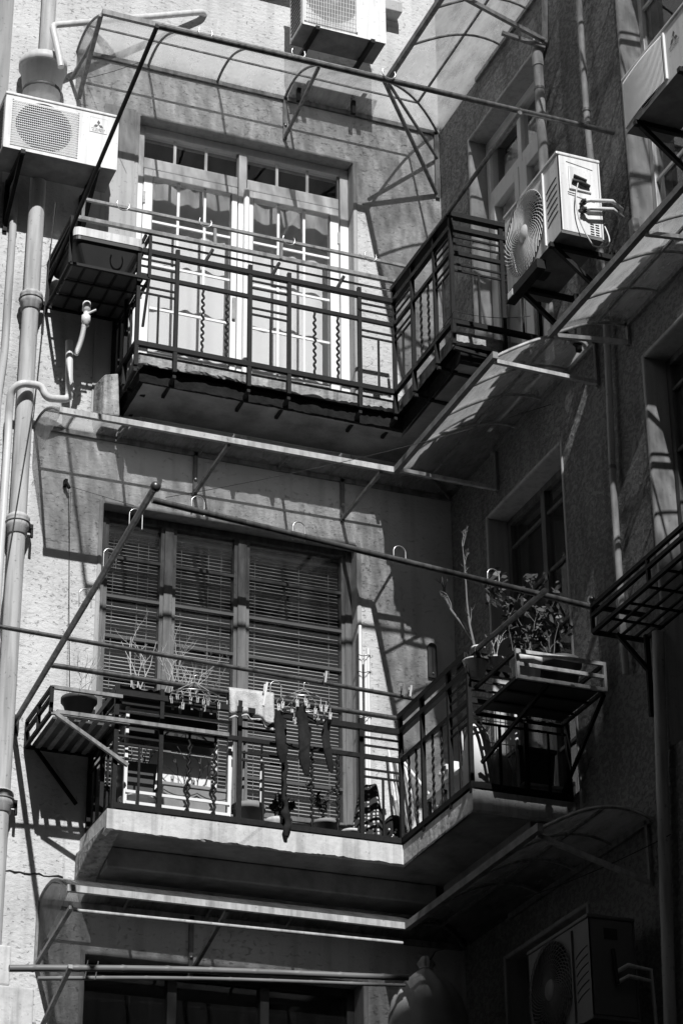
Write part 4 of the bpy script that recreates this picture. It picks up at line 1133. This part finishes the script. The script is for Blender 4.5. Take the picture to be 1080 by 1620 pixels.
# round clip hangers on the rail pole
def clip_hanger(c, rx, n, label, clips):
    t = thing('clip_hanger', c, label, 'clip hanger', 'round peg hangers'); c = V(c)
    ring = [c + V((rx * math.cos(2*PI*i/36), rx * .75 * math.sin(2*PI*i/36), 0)) for i in range(37)]
    MB().tube(ring, .0045, 6, False).build('ring', M['steel'], t)
    MB().tube([c + V((r_ * rx * .5, 0, 0)) for r_ in (-2, 0, 2)], .0035, 5).build('spoke', M['steel'], t)
    MB().tube([c + V((0, -rx*.75, 0)), c + V((0, rx*.75, 0))], .0035, 5).build('spoke', M['steel'], t)
    top = c + V((0, 0, .10))
    for k in range(4):
        a = 2*PI*k/4 + .5; MB().tube([c + V((rx*math.cos(a), rx*.75*math.sin(a), 0)), top], .0018, 4).build('cord', M['cord'], t)
    MB().tube([top + V((0, 0, 0)), top + V((0, 0, .03))] + [top + V((.018 - .018*math.cos(x_), 0, .03 + .018*math.sin(x_))) for x_ in (.6, 1.2, 1.8, 2.4, 3.0)], .003, 5).build('hook', M['steel'], t)
    for k in range(n):
        a = 2*PI*(k + .3)/n; rr_ = 1 if k % 3 else .45
        p = c + V((rx*rr_*math.cos(a), rx*.75*rr_*math.sin(a), 0)); L = rng.uniform(.02, .05)
        mb = MB().tube([p, p - V((0, 0, L))], .0018, 4)
        q = p - V((0, 0, L)); tw = rng.uniform(-.3, .3)
        mb.bar(q + V((-.007, 0, 0)), q + V((-.004 + tw*.02, 0, -.045)), .005, .009); mb.bar(q + V((.007, 0, 0)), q + V((.004 + tw*.02, 0, -.045)), .005, .009)
        mb.tube([q + V((-.009, 0, -.018)), q + V((.009, 0, -.018))], .004, 5)
        mb.build('peg', M[clips], t)
    return t
clip_hanger(onZ(307, 1102, 7.30), .155, 14, 'round wire hanger with metal clips beside the dead stalks', 'alu')
hc = onZ(483, 1113, 7.31)
clip_hanger(hc, .17, 20, 'round wire hanger holding dark socks, right of the towel', 'acg')
# socks
def sock(px0, py0, px1, py1, w, label, bend=.02, y=-.92):
    p = onY(px0, py0, y); q = onY(px1, py1, y); q.x = lerp(p.x, q.x, 1); n = 14
    mb = MB(); rows = []
    for i in range(n + 1):
        s = i / n; c = p.lerp(q, s); c.x += bend * math.sin(s * 5); c.y += .012 * math.sin(s * 7)
        ww = w * (.80 + .22 * math.sin(s * PI * .9 + .3) + .07 * math.sin(s * 19 + w * 300)) * (1 if s < .86 else lerp(1, .62, (s - .86) / .14))
        if s > .72: c.x += (s - .72) * .08
        row = []
        for j in range(13):
            a = 2 * PI * j / 12; fold = 1 + .55 * math.sin(3 * a + s * 4 + .6 * math.sin(s * 13))
            row.append(c + V((ww * math.cos(a), ww * .38 * math.sin(a) * fold, 0)))
        rows.append(row)
    mb.grid(rows); mb.poly(rows[-1][:-1][::-1]); mb.poly(rows[0][:-1])
    return tag(mb.build('sock', M['sock']), label, 'sock', 'dark socks hung to dry')
sock(443, 1124, 446, 1206, .033, 'shortest dark sock, at the left of the round hanger', .004, hc.y - .02)
sock(478, 1118, 486, 1226, .038, 'longest dark sock hung at the centre of the round hanger', .012, hc.y - .09)
sock(489, 1150, 482, 1190, .030, 'small dark sock overlapping the longest one', .01, hc.y - .05)
sock(523, 1138, 519, 1220, .028, 'slim dark sock slanting at the right of the round hanger', -.012, hc.y + .02)
# towel over the pole
t = thing('towel', onZ(396, 1100, 7.39), 'pale terry towel with a dark band pegged over the pole', 'towel')
P0 = onZ(361, 1095, 7.39); P1 = onZ(433, 1104, 7.39)
dirp = (P1 - P0).normalized(); side = V((0, -1, 0))
def towel_rows(z0, z1, k):
    rows = []
    for j in range(k + 1):
        s = lerp(z0, z1, j / k); row = []
        for i in range(25):
            u = i / 24; base = P0.lerp(P1, u)
            wv = .012 * math.sin(u * 9 + .8) * min(1, s * 5) + .008 * math.sin(u * 21)* s * 3
            ln = s * (.20 + .035 * math.sin(u * 5 + 2.6) + .03 * u)
            row.append(base + V((0, -.022 - wv - .01*s, .018 - ln)))
        rows.append(row)
    return rows
MB().grid(towel_rows(0, .84, 10)).build('cloth', M['towel'], t, solid=.006)
MB().grid(towel_rows(.845, .93, 2)).build('band', M['trim'], t, solid=.006)
MB().grid(towel_rows(.935, 1, 2)).build('hem', M['towel'], t, solid=.006)
back = [[P0.lerp(P1, i / 12) + V((0, .022 + .005 * math.sin(i), .018 - .11 * j / 3)) for i in range(13)] for j in range(4)]
over = [[P0.lerp(P1, i / 12) + V((0, -.022 * math.cos(a), .018 + .012 * math.sin(a))) for i in range(13)] for a in (0, .8, 1.6, 2.4, PI)]
MB().grid(over).build('fold', M['towel'], t, solid=.005); MB().grid(back).build('back_flap', M['towel'], t, solid=.005)
def clothespin(c, label, L=.10, tilt=.15, m='plastic'):
    t = thing('clothes_peg', c, label, 'clothes peg', 'clothes pegs on the poles'); c = V(c)
    for s in (-1, 1):
        mb = MB(); mb.hexa([c + V((s*.004-.006, s*.014-.005, -L*.5)), c + V((s*.004+.006, s*.014-.005, -L*.5)), c + V((s*.004+.006, s*.014+.005, -L*.5)), c + V((s*.004-.006, s*.014+.005, -L*.5))],
                         [c + V((tilt*L-.007, s*.018-.005, L*.5)), c + V((tilt*L+.007, s*.018-.005, L*.5)), c + V((tilt*L+.007, s*.018+.005, L*.5)), c + V((tilt*L-.007, s*.018+.005, L*.5))])
        mb.build('jaw', M[m], t)
    MB().tube([c + V((0, -.016, .01)), c + V((0, .016, .01))], .007, 8).build('spring', M['steel'], t)
tp = P0.lerp(P1, .75)
clothespin(tp + V((0, -.03, -.0)), 'large white peg clipping the towel', .16, .12)
for (px, py, z, lb) in ((517, 1072, 7.42, 'single peg standing on the thin pole above the round hanger'), (634, 1093, 7.43, 'left peg of the pair at the corner end of the thin pole'), (646, 1095, 7.43, 'right peg of the pair at the corner end of the thin pole')):
    clothespin(onZ(px, py, z), lb, .075, .05, 'alu' if px != 634 else 'dframe')
hook(onZ(438, 1098, 7.41), 'u', 'wire hook on the pole between towel and round hanger')
# dark rag knotted to a railing post
t = MB(); p = onY(452, 1178, -.83); q = onY(455, 1324, -.83); rows = []
for i in range(28):
    s = i / 27; c = p.lerp(q, s); c.x += .006 * math.sin(s * 31); ww = .014 + .018 * math.exp(-((s - .76) / .05) ** 2) + .010 * math.exp(-((s - .9) / .06) ** 2) + .003 * math.sin(s * 43)
    rows.append([c + V((ww * math.cos(2*PI*j/10) + .006*math.sin(s*9), ww * .7 * math.sin(2*PI*j/10), 0)) for j in range(11)])
t.grid(rows)
tag(t.build('knotted_rag', M['sock']), 'dark knotted rag tied along a post of the lower railing', 'rag')

# white shelf cart inside the railing
t = thing('shelf_cart', (-2.2, -.58, 6.54), 'white framed open shelf stand inside the lower railing at left', 'shelf')
xa, xe = -2.50, -1.84; ya, ye_ = -.70, -.42
for x in (xa, xe):
    for y in (ya, ye_): MB().bar((x, y, 6.54), (x, y, 7.24), .02, .02).build('post', M['plastic'], t)
for z in (6.62, 6.69, 7.13, 7.22):
    MB().bar((xa, ya - .012, z), (xe, ya - .012, z), .014, .018).build('shelf_rail', M['plastic'], t)
MB().box((xa, ya, 6.62), (xe, ye_, 6.632)).build('shelf_board', M['dpanel'], t)
# things on its lower shelf
t = thing('storage_crate', (-2.2, -.51, 7.09), 'black slatted crate filling the upper half of the white shelf stand', 'crate')
MB().box((-2.47, -.57, 7.09), (-1.88, -.44, 7.11)).build('floor', M['blackpl'], t)
for (a_, b_) in (((-2.47, -.58), (-1.88, -.565)), ((-2.47, -.455), (-1.88, -.44)), ((-2.47, -.565), (-2.455, -.455)), ((-1.895, -.565), (-1.88, -.455))):
    for z in (7.115, 7.19, 7.265): MB().box((a_[0], a_[1], z), (b_[0], b_[1], z + .066)).build('slat', M['blackpl'], t)
t = MB(); t.box((-2.27, -.432, 6.645), (-1.87, -.424, 7.085))
tag(t.build('white_board', M['plastic']), 'white board standing behind the planter box on the shelf stand', 'board')
c = onY(215, 1256, -.56)
t = thing('wash_bowl', (c.x, -.56, 6.634), 'white enamel bowl on the lower shelf behind the railing', 'bowl')
MB().lathe([(.001, 0), (.06, 0), (.105, .06), (.115, .065), (.105, .062), (.055, .008)], (c.x, -.56, 6.634), 24).build('basin', M['plastic'], t)
MB().lathe([(.001, .068), (.11, .066), (.118, .06)], (c.x, -.56, 6.634), 24).build('lid', M['plastic'], t)
c = onY(305, 1262, -.58)
t = thing('trough_planter', (c.x, -.58, 6.634), 'rectangular planter box with bare twigs on the lower shelf', 'planter')
mb = MB(); hx, hy, hh = .215, .075, .15
mb.hexa([V((c.x-hx*.92,-.58-hy*.85,6.634)),V((c.x+hx*.92,-.58-hy*.85,6.634)),V((c.x+hx*.92,-.58+hy*.85,6.634)),V((c.x-hx*.92,-.58+hy*.85,6.634))],
        [V((c.x-hx,-.58-hy,6.634+hh)),V((c.x+hx,-.58-hy,6.634+hh)),V((c.x+hx,-.58+hy,6.634+hh)),V((c.x-hx,-.58+hy,6.634+hh))])
mb.build('box', M['clay'], t, bev=.008)
MB().box((c.x-hx-.008, -.58-hy-.008, 6.634+hh-.002), (c.x+hx+.008, -.58+hy+.008, 6.634+hh+.02)).build('rim', M['clay'], t, bev=.004)
MB().tube(sag((c.x-hx, -.58-hy-.012, 6.75), (c.x, -.58-hy-.012, 6.75), .03) + sag((c.x, -.58-hy-.012, 6.75), (c.x+hx, -.58-hy-.012, 6.75), .03)[1:], .004, 5).build('garland', M['pot'], t)
plant_twigs((c.x + .02, -.58, 6.79), 5, .22, .12, 'twig', 'stem', .004, 21, par=t)
t = thing('flower_box', (-2.37, -.50, 6.634), 'dark square plant box with bare stems on the shelf stand', 'planter')
MB().hexa([V((-2.47,-.58,6.634)),V((-2.29,-.58,6.634)),V((-2.29,-.46,6.634)),V((-2.47,-.44,6.634))], [V((-2.49,-.60,6.93)),V((-2.27,-.60,6.93)),V((-2.27,-.45,6.93)),V((-2.49,-.45,6.93))]).build('box', M['pot'], t)
plant_twigs((-2.38, -.52, 6.92), 5, .22, .07, 'twig', 'stem', .004, 22, par=t)
c = onY(396, 1275, -.62)
pot_thing('plant_pot', (c.x, -.60, 6.545), .10, .19, 'clay', 'round clay pot behind the railing right of the shelf stand', 'pot', taper=.72)
c = onY(443, 1300, -.66)
t = pot_thing('plant_pot', (c.x, -.66, 6.545), .085, .10, 'ceramic', 'low pale pot on the slab near the knotted rag', 'pot', taper=.7, rim=False)
plant_twigs(V((c.x + .05, -.66, 6.63)), 5, .13, .05, 'twig', 'stem', .004, 31, leaves=.5, par=t, leafm='leaf', ls=.018)
# second white frame: folding rack uprights
t = thing('drying_rack', (-1.72, -.6, 6.54), 'folded white metal drying rack leaning behind the railing', 'rack')
for px in (362, 368, 388, 416):
    p = onY(px, 1180, -.66); MB().tube([(p.x, -.62, 6.54), (p.x, -.66, 7.16)], .008, 8).build('tube', M['plastic'] if px != 388 else M['iron'], t)
p0 = onY(362, 1180, -.66).x; p1 = onY(416, 1180, -.66).x
for z in (6.60, 7.14): MB().tube([(p0, -.64, z), (p1, -.64, z)], .008, 8).build('rung', M['plastic'], t)

# patterned cloth hung by the window
t = MB(); rows = []
for j in range(16):
    s = j / 15; row = []
    cz = 7.02 - .48 * s; hw = .045 + .09 * s ** .7
    for i in range(21):
        a = 2 * PI * i / 20
        row.append(V((-.84 + hw * math.cos(a) * (1 + .12 * math.sin(5 * a)), -.45 + .06 * math.sin(a) * (1 + .3 * math.sin(4 * a + s)), cz)))
    rows.append(row)
t.grid(rows)
tag(t.build('patterned_cloth', M['knit']), 'dark cloth with pale dots hanging right of the lower window', 'cloth')
t = thing('fur_cap', (-.72, -.5, 6.55), 'dark bobble cloth bag with pale tufts at the foot of the wall', 'bag')
mb = MB(); rows = []
for j in range(9):
    th = PI * j / 8; rows.append([V((-.70 + .085 * math.sin(th) * math.cos(2*PI*i/16), -.52 + .07 * math.sin(th) * math.sin(2*PI*i/16), 6.70 - .13 * math.cos(th) )) for i in range(17)])
mb.grid(rows).build('body', M['sock'], t)
mb = MB()
for k in range(26):
    a = rng.uniform(0, 6.28); c = V((-.70 + .085 * math.cos(a), -.595 + .01 * rng.random(), 6.66 + rng.uniform(-.03, .05))); c.x = -.70 + rng.uniform(-.07, .07)
    mb.lathe([(.001, -.008), (.009, 0), (.001, .008)], c, 6)
stuff(mb.build('tuft', M['plastic'], t))
# mops, brooms and bundled white poles leaning in the corner
def stick(label, p, q, r, m, head=None, name='broom'):
    t = thing(name, q, label, name)
    MB().tube([p, q], r, 8).build('handle', M[m], t)
    if head == 'bristle':
        mb = MB(); d = (V(q) - V(p)).normalized()
        for k in range(24): mb.tube([V(q), V(q) + d * .16 + V((rng.uniform(-.05, .05), rng.uniform(-.02, .02), rng.uniform(-.02, .02)))], .003, 4)
        stuff(mb.build('bristle', M['twig'], t))
    if head == 'sleeve': MB().tube([V(p).lerp(V(q), .45), V(p).lerp(V(q), .62)], r * 1.5, 8).build('sleeve', M['iron'], t)
    return t
stick('slim pale mop handle leaning into the corner, leftmost of the sticks', (-.62, -.25, 7.40), (-.56, -.34, 6.55), .010, 'plastic', 'sleeve', 'mop')
stick('dark broom stick leaning between pale mop handles', (-.58, -.25, 7.30), (-.52, -.40, 6.55), .011, 'pot', None, 'broom')
stick('pale broom stick with a worn brush, nearest the railing corner', (-.52, -.25, 7.36), (-.44, -.36, 6.70), .010, 'plastic', 'bristle', 'broom')
stick('white rod slanting across behind the corner posts', onX(628, 1195, -.62), onX(695, 1280, -.45), .011, 'plastic', None, 'rod')
kept = set(scene.objects)
t = thing('pole_bundle', (-.70, -.06, 6.6), 'white bundle of poles tied with wire right of the lower window', 'pole bundle')
for k, (dx, zt_) in enumerate(((-.018, 8.33), (.016, 8.12), (.03, 8.16))):
    MB().tube([(-.705 + dx, -.06 - .01 * k, 6.56), (-.698 + dx, -.05 - .01 * k, zt_)], .012, 8).build('pole', M['plastic'], t)
for z in (8.10, 7.98, 7.66): MB().tube([V((-.695 + .042 * math.cos(2*PI*i/16), -.065 + .03 * math.sin(2*PI*i/16), z + .008*math.sin(i))) for i in range(17)], .003, 5, False).build('tie_wire', M['wire'], t)

# ---- right leg of the lower balcony
fixed = set(scene.objects) - kept
kept2 = set(scene.objects)
t = thing('plant_shelf', (-.33, -2.04, 7.11), 'pale steel plant shelf jutting from the end of the lower railing', 'shelf')
x0, x1, y0, y1, zb, zt = -.615, -.055, -2.2, -1.61, 7.10, 7.262
for nm, p, q, m_ in (('top_bar',(x0,y0,zt),(x1,y0,zt),'alu'), ('bottom_bar',(x0,y0,zb),(x1,y0,zb),'alu'), ('middle_bar',(x0,y0,(zb+zt)/2),(x1,y0,(zb+zt)/2),'alu'),
                     ('post',(x0,y0,zb-.011),(x0,y0,zt+.011),'alu'), ('post',(x1,y0,zb-.011),(x1,y0,zt+.011),'alu'),
                     ('side_bar',(x0,y0+.012,zt),(x0,y1,zt),'black'), ('side_bar',(x0,y0+.012,zb),(x0,y1,zb),'black'), ('side_bar',(x1,y0+.012,zt),(x1,y1,zt),'black'), ('side_bar',(x1,y0+.012,zb),(x1,y1,zb),'black'),
                     ('brace',(-.42,y0,zb-.012),(-.60,-1.64,6.78),'black'), ('brace',(x1,y0+.02,zb-.02),(x1-.02,-1.64,6.66),'black')):
    MB().bar(p, q, .018, .022).build(nm, M[m_], t)
for k in range(4):
    y = lerp(y0 + .03, y1 - .02, k / 3); MB().bar((x0, y, zb), (x1, y, zb), .02, .008).build('slat', M['black'], t)
MB().box((x0 + .02, y0 + .025, zb + .006), (x1 - .02, y1 - .06, zb + .012)).build('shelf_board', M['pot'], t)
c = onY(833, 1062, -2.07)
t = pot_thing('plant_pot', (c.x + .0, -2.06, 7.115), .095, .165, 'ceramic', 'pale pot of leggy leafy plant at the left of the plant shelf', 'potted plant', taper=.8, n=8)
plant_twigs(V((c.x, -2.06, 7.26)), 7, .36, .06, 'twig', 'stem', .0035, 41, leaves=.3, par=t, ls=.028)
t = pot_thing('plant_pot', (-.27, -2.05, 7.115), .125, .19, 'pot', 'dark round pot with curling dry leaves on the plant shelf', 'potted plant', taper=.78)
plant_twigs(V((-.27, -2.05, 7.28)), 4, .30, .05, 'twig', 'stem', .0035, 43, leaves=.22, par=t, ls=.024)
fixed |= set(scene.objects) - kept2
# bare little tree on the rail corner
zc = 7.40
t = thing('bare_tree', onX(752, 1062, -.70), 'bare branching sapling in a pot behind the lower corner railing', 'potted plant')
p = V(t.location); 
MB().lathe([(.001, 0), (.05, 0), (.075, .12), (.08, .12), (.068, .11)], p + V((0, 0, -.05)), 14).build('vessel', M['ceramic'], t)
tr = [onX(x_, y_, -.69) for x_, y_ in ((752, 1030), (748, 1012), (742, 985), (738, 950), (736, 915), (734, 890), (731, 860))]
MB().tube(tr, [.009, .008, .007, .006, .005, .004, .002], 7).build('trunk', M['twig'], t)
br = [onX(x_, y_, -.69 + .02 * i) for i, (x_, y_) in enumerate(((748, 1012), (730, 985), (712, 962), (702, 940), (698, 910)))]
MB().tube(br, [.010, .009, .008, .006, .003], 7).build('branch', M['twig'], t)
for (a_, s_) in ((tr[4], 51), (tr[5], 52), (tr[6], 53), (br[2], 54), (br[3], 55), (tr[2], 56)):
    plant_twigs(a_, 2, .12, .004, 'twig', 'twig', .005, s_, par=t, forks=2)
t = thing('plank_shelf', (-.60, -1.75, 7.36), 'dark plank tray on the rail holding small pots by the bare sapling', 'shelf')
MB().box((-.735, -1.90, 7.335), (-.56, -1.62, 7.365)).build('plank', M['pot'], t)
MB().box((-.745, -1.91, 7.365), (-.735, -1.62, 7.40)).build('lip', M['pot'], t)
pot_thing('plant_pot', onX(757, 1045, -.66) + V((0, 0, .02)), .04, .07, 'plastic', 'tiny white pot on the plank tray', 'pot')
c = onX(784, 1052, -.60)
t = pot_thing('plant_pot', c, .045, .05, 'ceramic', 'tiny pale pot of dry sprigs on the plank tray', 'pot')
plant_twigs(c + V((0, 0, .045)), 4, .16, .03, 'paletwig', 'stem', .003, 61, par=t)
# inside right leg: wire rack, jugs, boxes, mop bucket
t = thing('wire_basket', (-.45, -1.72, 6.6), 'white wire basket rack behind the end of the lower railing', 'basket')
for k in range(10):
    x = lerp(-.70, -.42, k / 9); MB().tube([(x, -1.74, 6.60), (x, -1.74, 7.16)], .0028, 5).build('wire_rod', M['steel'], t)
for z in (6.60, 6.72, 6.88, 7.02, 7.10, 7.16): MB().tube([(-.70, -1.738, z), (-.42, -1.738, z)], .0032, 5).build('wire_rod', M['steel'], t)
for x in (-.71, -.41): MB().tube([(x, -1.74, 6.54), (x, -1.74, 7.2)], .009, 8).build('post', M['plastic'], t)
def jug(c, r, h, m, label):
    t = thing('jug', c, label, 'jug')
    MB().lathe([(.001, 0), (r, .005), (r, h * .62), (r * .8, h * .8), (r * .3, h * .92), (r * .3, h), (.001, h)], c, 20).build('body', M[m], t)
    MB().tube(arc(V(c) + V((-r * .3, -.0, h * .9)), V(c) + V((-r * 1.3, -.01, h * .95)), V(c) + V((-r * .95, 0, h * .5)), 8), .010, 8).build('handle', M[m], t)
    return t
jug((-.66, -1.70, 6.60), .085, .44, 'plastic', 'white plastic jug standing behind the wire basket')
jug((-.49, -1.64, 6.56), .075, .32, 'ceramic', 'grey rounded jug right of the white jug')
t = thing('crate', (-.28, -1.60, 6.54), 'dark box standing at the wall end of the lower balcony', 'box')
MB().hexa([V((-.38,-1.72,6.56)),V((-.18,-1.72,6.56)),V((-.18,-1.5,6.56)),V((-.38,-1.5,6.56))], [V((-.40,-1.74,6.86)),V((-.16,-1.74,6.86)),V((-.16,-1.48,6.86)),V((-.40,-1.48,6.86))]).build('bin', M['pot'], t)
MB().box((-.41, -1.75, 6.86), (-.15, -1.47, 6.885)).build('rim', M['pot'], t)
t = thing('plank_stack', (-.25, -1.79, 6.54), 'two pale boards lying at the wall end of the lower balcony', 'boards')
for k, z in enumerate((6.585, 6.62)): MB().box((-.40, -1.80 + .01*k, z), (-.13, -1.70, z + .018)).build('board', M['concrete'], t)
t = thing('storage_bench', (-.35, -1.2, 6.54), 'low table of bundled cloth and bottles in the lower corner leg', 'table')
MB().box((-.60, -1.45, 6.84), (-.12, -.75, 6.87)).build('table_top', M['plastic'], t)
for x, y in ((-.57, -1.42), (-.57, -.78), (-.15, -1.42), (-.15, -.78)): MB().bar((x, y, 6.54), (x, y, 6.84), .025, .025).build('leg', M['iron'], t)
def bundle(c, r, label, m, seed, sq=.7):
    rg = random.Random(seed); rows = []; c = V(c)
    import mathutils
    for j in range(13):
        th = PI * j / 12; row = []
        for i in range(25):
            a = 2 * PI * i / 24; d_ = V((math.sin(th) * math.cos(a), math.sin(th) * math.sin(a), -math.cos(th)))
            k = 1 + .3 * mathutils.noise.noise(d_ * 2.2 + V((seed, 0, 0))) + .12 * mathutils.noise.noise(d_ * 6 + V((seed, 3, 0)))
            row.append(c + V((d_.x * r * k, d_.y * r * k, d_.z * r * sq * k + r * sq)))
        rows.append(row)
    return tag(MB().grid(rows).build('cloth_bundle', M[m]), label, 'bundle')
bundle((-.48, -1.0, 6.87), .11, 'crumpled white bag on the low table in the corner leg', 'plastic', 3)
bundle((-.45, -1.28, 6.87), .12, 'dotted cloth bundle on the low table near the end rail', 'knit', 5)
bundle((-.50, -.95, 6.54), .12, 'pale crumpled bag on the slab under the low table', 'plastic', 8, .5)

# more odds and ends behind the rails
bundle((-.55, -.90, 6.54), .10, 'small crumpled pale bag on the slab at the corner rails', 'ceramic', 14, .8)
bundle((-.58, -1.30, 6.54), .095, 'white knotted bag on the slab behind the long side rail', 'plastic', 17, .9)
def bottle(c, h, m, label):
    t = thing('bottle', c, label, 'bottle')
    r = h * .16
    MB().lathe([(.001, 0), (r, .004), (r, h * .62), (r * .4, h * .82), (r * .36, h * .94), (.001, h * .94)], c, 16).build('body', M[m], t)
    MB().lathe([(r * .44, h * .9), (r * .44, h), (.001, h)], c, 12).build('cap', M['pot'], t)
bottle((-.60, -1.08, 6.54), .27, 'plastic', 'white bottle standing behind the side rail of the lower balcony')
bottle((-.57, -1.16, 6.54), .22, 'ceramic', 'shorter grey bottle beside the white bottle behind the side rail')
t = pot_thing('plant_pot', (-1.20, -.68, 6.545), .075, .12, 'clay', 'small clay pot with dry stems below the slim slanting sock', 'potted plant', taper=.72)
plant_twigs(V((-1.20, -.68, 6.65)), 4, .20, .03, 'twig', 'stem', .003, 71, leaves=.2, par=t, ls=.018)
pot_thing('plant_pot', (-1.02, -.66, 6.545), .06, .09, 'ceramic', 'tiny pale pot on the slab left of the dotted cloth', 'pot', taper=.75)
# lower balcony things pushed back along the camera's line of sight, to stand on its floor (6.61 m) inside and on a railing 57 cm from the wall
for o in set(scene.objects) - before - fixed:
    if o.parent: continue
    c = o.location if o.type == 'EMPTY' else sum((V(b_) for b_ in o.bound_box), V((0, 0, 0))) / 8
    left = c.x < -1
    o.location = o.location + V((.069 if left else .093, .212 if left else .200, .0163 * (c.z - 1.6)))
# ------------------------------------------------------------------ flower rack of the next bay, right edge
t = thing('flower_rack', (-.17, -3.4, 7.24), 'black iron flower rack under the dark window at the right edge', 'rack')
x0, zb, zt = -.34, 7.24, 7.40; ya, ye_ = -2.63, -4.6
for nm, p, q in (('top_bar',(x0,ya,zt),(x0,ye_,zt)), ('middle_bar',(x0,ya,zt-.06),(x0,ye_,zt-.06)), ('bottom_bar',(x0,ya,zb),(x0,ye_,zb)), ('end_bar',(x0,ya,zb),(0,ya,zb)), ('end_bar',(x0,ya,zt),(0,ya,zt)),
                 ('wall_bar',(-.02,ya,zb),(-.02,ye_,zb)), ('brace',(x0+.12,ya-.05,zb-.01),(-.02,ya-.05,zb-.22))):
    MB().bar(p, q, .022, .024).build(nm, M['black'], t)
for y in (ya, -3.3, -3.95, -4.58): MB().bar((x0, y, zb), (x0, y, zt), .02, .02).build('post', M['black'], t)
for k in range(1, 4): 
    x = lerp(x0, 0, k / 4); MB().bar((x, ya, zb), (x, ye_, zb), .016, .01).build('floor_bar', M['black'], t)
for k in range(1, 9):
    y = lerp(ya, ye_, k / 9); MB().bar((x0, y, zb - .011), (-.01, y, zb - .011), .016, .01).build('floor_bar', M['black'], t)
MB().lathe([(.001, -.03), (.02, -.02), (.026, 0), (.02, .02), (.001, .03)], (x0, ya, zt + .04), 12).build('finial', M['steel'], t)
MB().bar((-.03, ya - .05, 7.25), (-.03, ya - .05, 6.75), .03, .02).build('wall_upright', M['black'], t)

# ------------------------------------------------------------------ bottom: bamboo poles, sack
def bamboo(p, q, r, label):
    p, q = V(p), V(q); pts = []; rr = []; L = (q - p).length; n = int(L / .012)
    for i in range(n + 1):
        s = i / n; k = (s * L) % .26; node = math.exp(-((k - .13) / .008) ** 2)
        pts.append(p.lerp(q, s) + V((0, 0, .012 * math.sin(s * 4.2)))); rr.append(r * (1 + .16 * node) * (1 - .12 * s))
    return tag(MB().tube(pts, rr, 10).build('bamboo_pole', M['bamboo']), label, 'pole', 'bamboo poles')
bamboo(onY(15, 1532, -.80), onY(645, 1544, -.92), .021, 'upper bamboo pole across the bottom, over the darkest window')
bamboo(onY(60, 1548, -.72), onY(640, 1556, -.60), .013, 'thin dark bamboo pole tucked under the thicker one')
t = thing('pole_bracket', (-2.80, -.4, 5.55), 'slanted steel bracket carrying the bamboo poles at the lower left', 'bracket')
MB().bar((-2.80, -.01, 5.30), (-2.84, -.95, 5.52), .024, .024).build('arm', M['iron'], t)
MB().box((-2.815, -.02, 5.15), (-2.785, -.002, 5.45)).build('wall_plate', M['iron'], t)
for x in (-2.72, -2.66): MB().tube([(x, -.82, 5.50), (x + .01, -.84, 5.60)], .004, 5).build('nail', M['steel'], t)
# plastic sack tied at the neck
import mathutils
c = onY(675, 1580, -.45); t = thing('plastic_sack', (c.x, -.45, 5.1), 'tied grey plastic sack hanging in the shade at the bottom right', 'sack')
prof = [(.025, .93), (.05, .88), (.03, .84), (.07, .80), (.14, .72), (.19, .62), (.22, .48), (.225, .3), (.20, .12), (.12, .0), (.001, -.03)]
rows = []
for r_, h_ in prof:
    row = []
    for i in range(41):
        a = 2 * PI * i / 40
        k = 1 + .07 * math.sin(9 * a + h_ * 3) * (1 if h_ > .55 else .35) + .10 * mathutils.noise.noise(V((math.cos(a) * 1.4, math.sin(a) * 1.4, h_ * 3)))
        row.append(V((c.x + 1.12 * r_ * k * math.cos(a), -.45 + r_ * k * math.sin(a), 5.16 + h_ * .86)))
    rows.append(row)
MB().grid(rows).build('bag', M['sack'], t)
MB().tube([V((c.x + .04 * math.cos(2*PI*i/14), -.45 + .035 * math.sin(2*PI*i/14), 5.16 + .845*.86)) for i in range(15)], .006, 5, False).build('tie', M['cord'], t)
MB().tube([(c.x, -.45, 5.9), (c.x + .02, -.55, 5.97), (c.x + .02, -.68, 5.95)], .005, 5).build('hanging_cord', M['wire'], t)
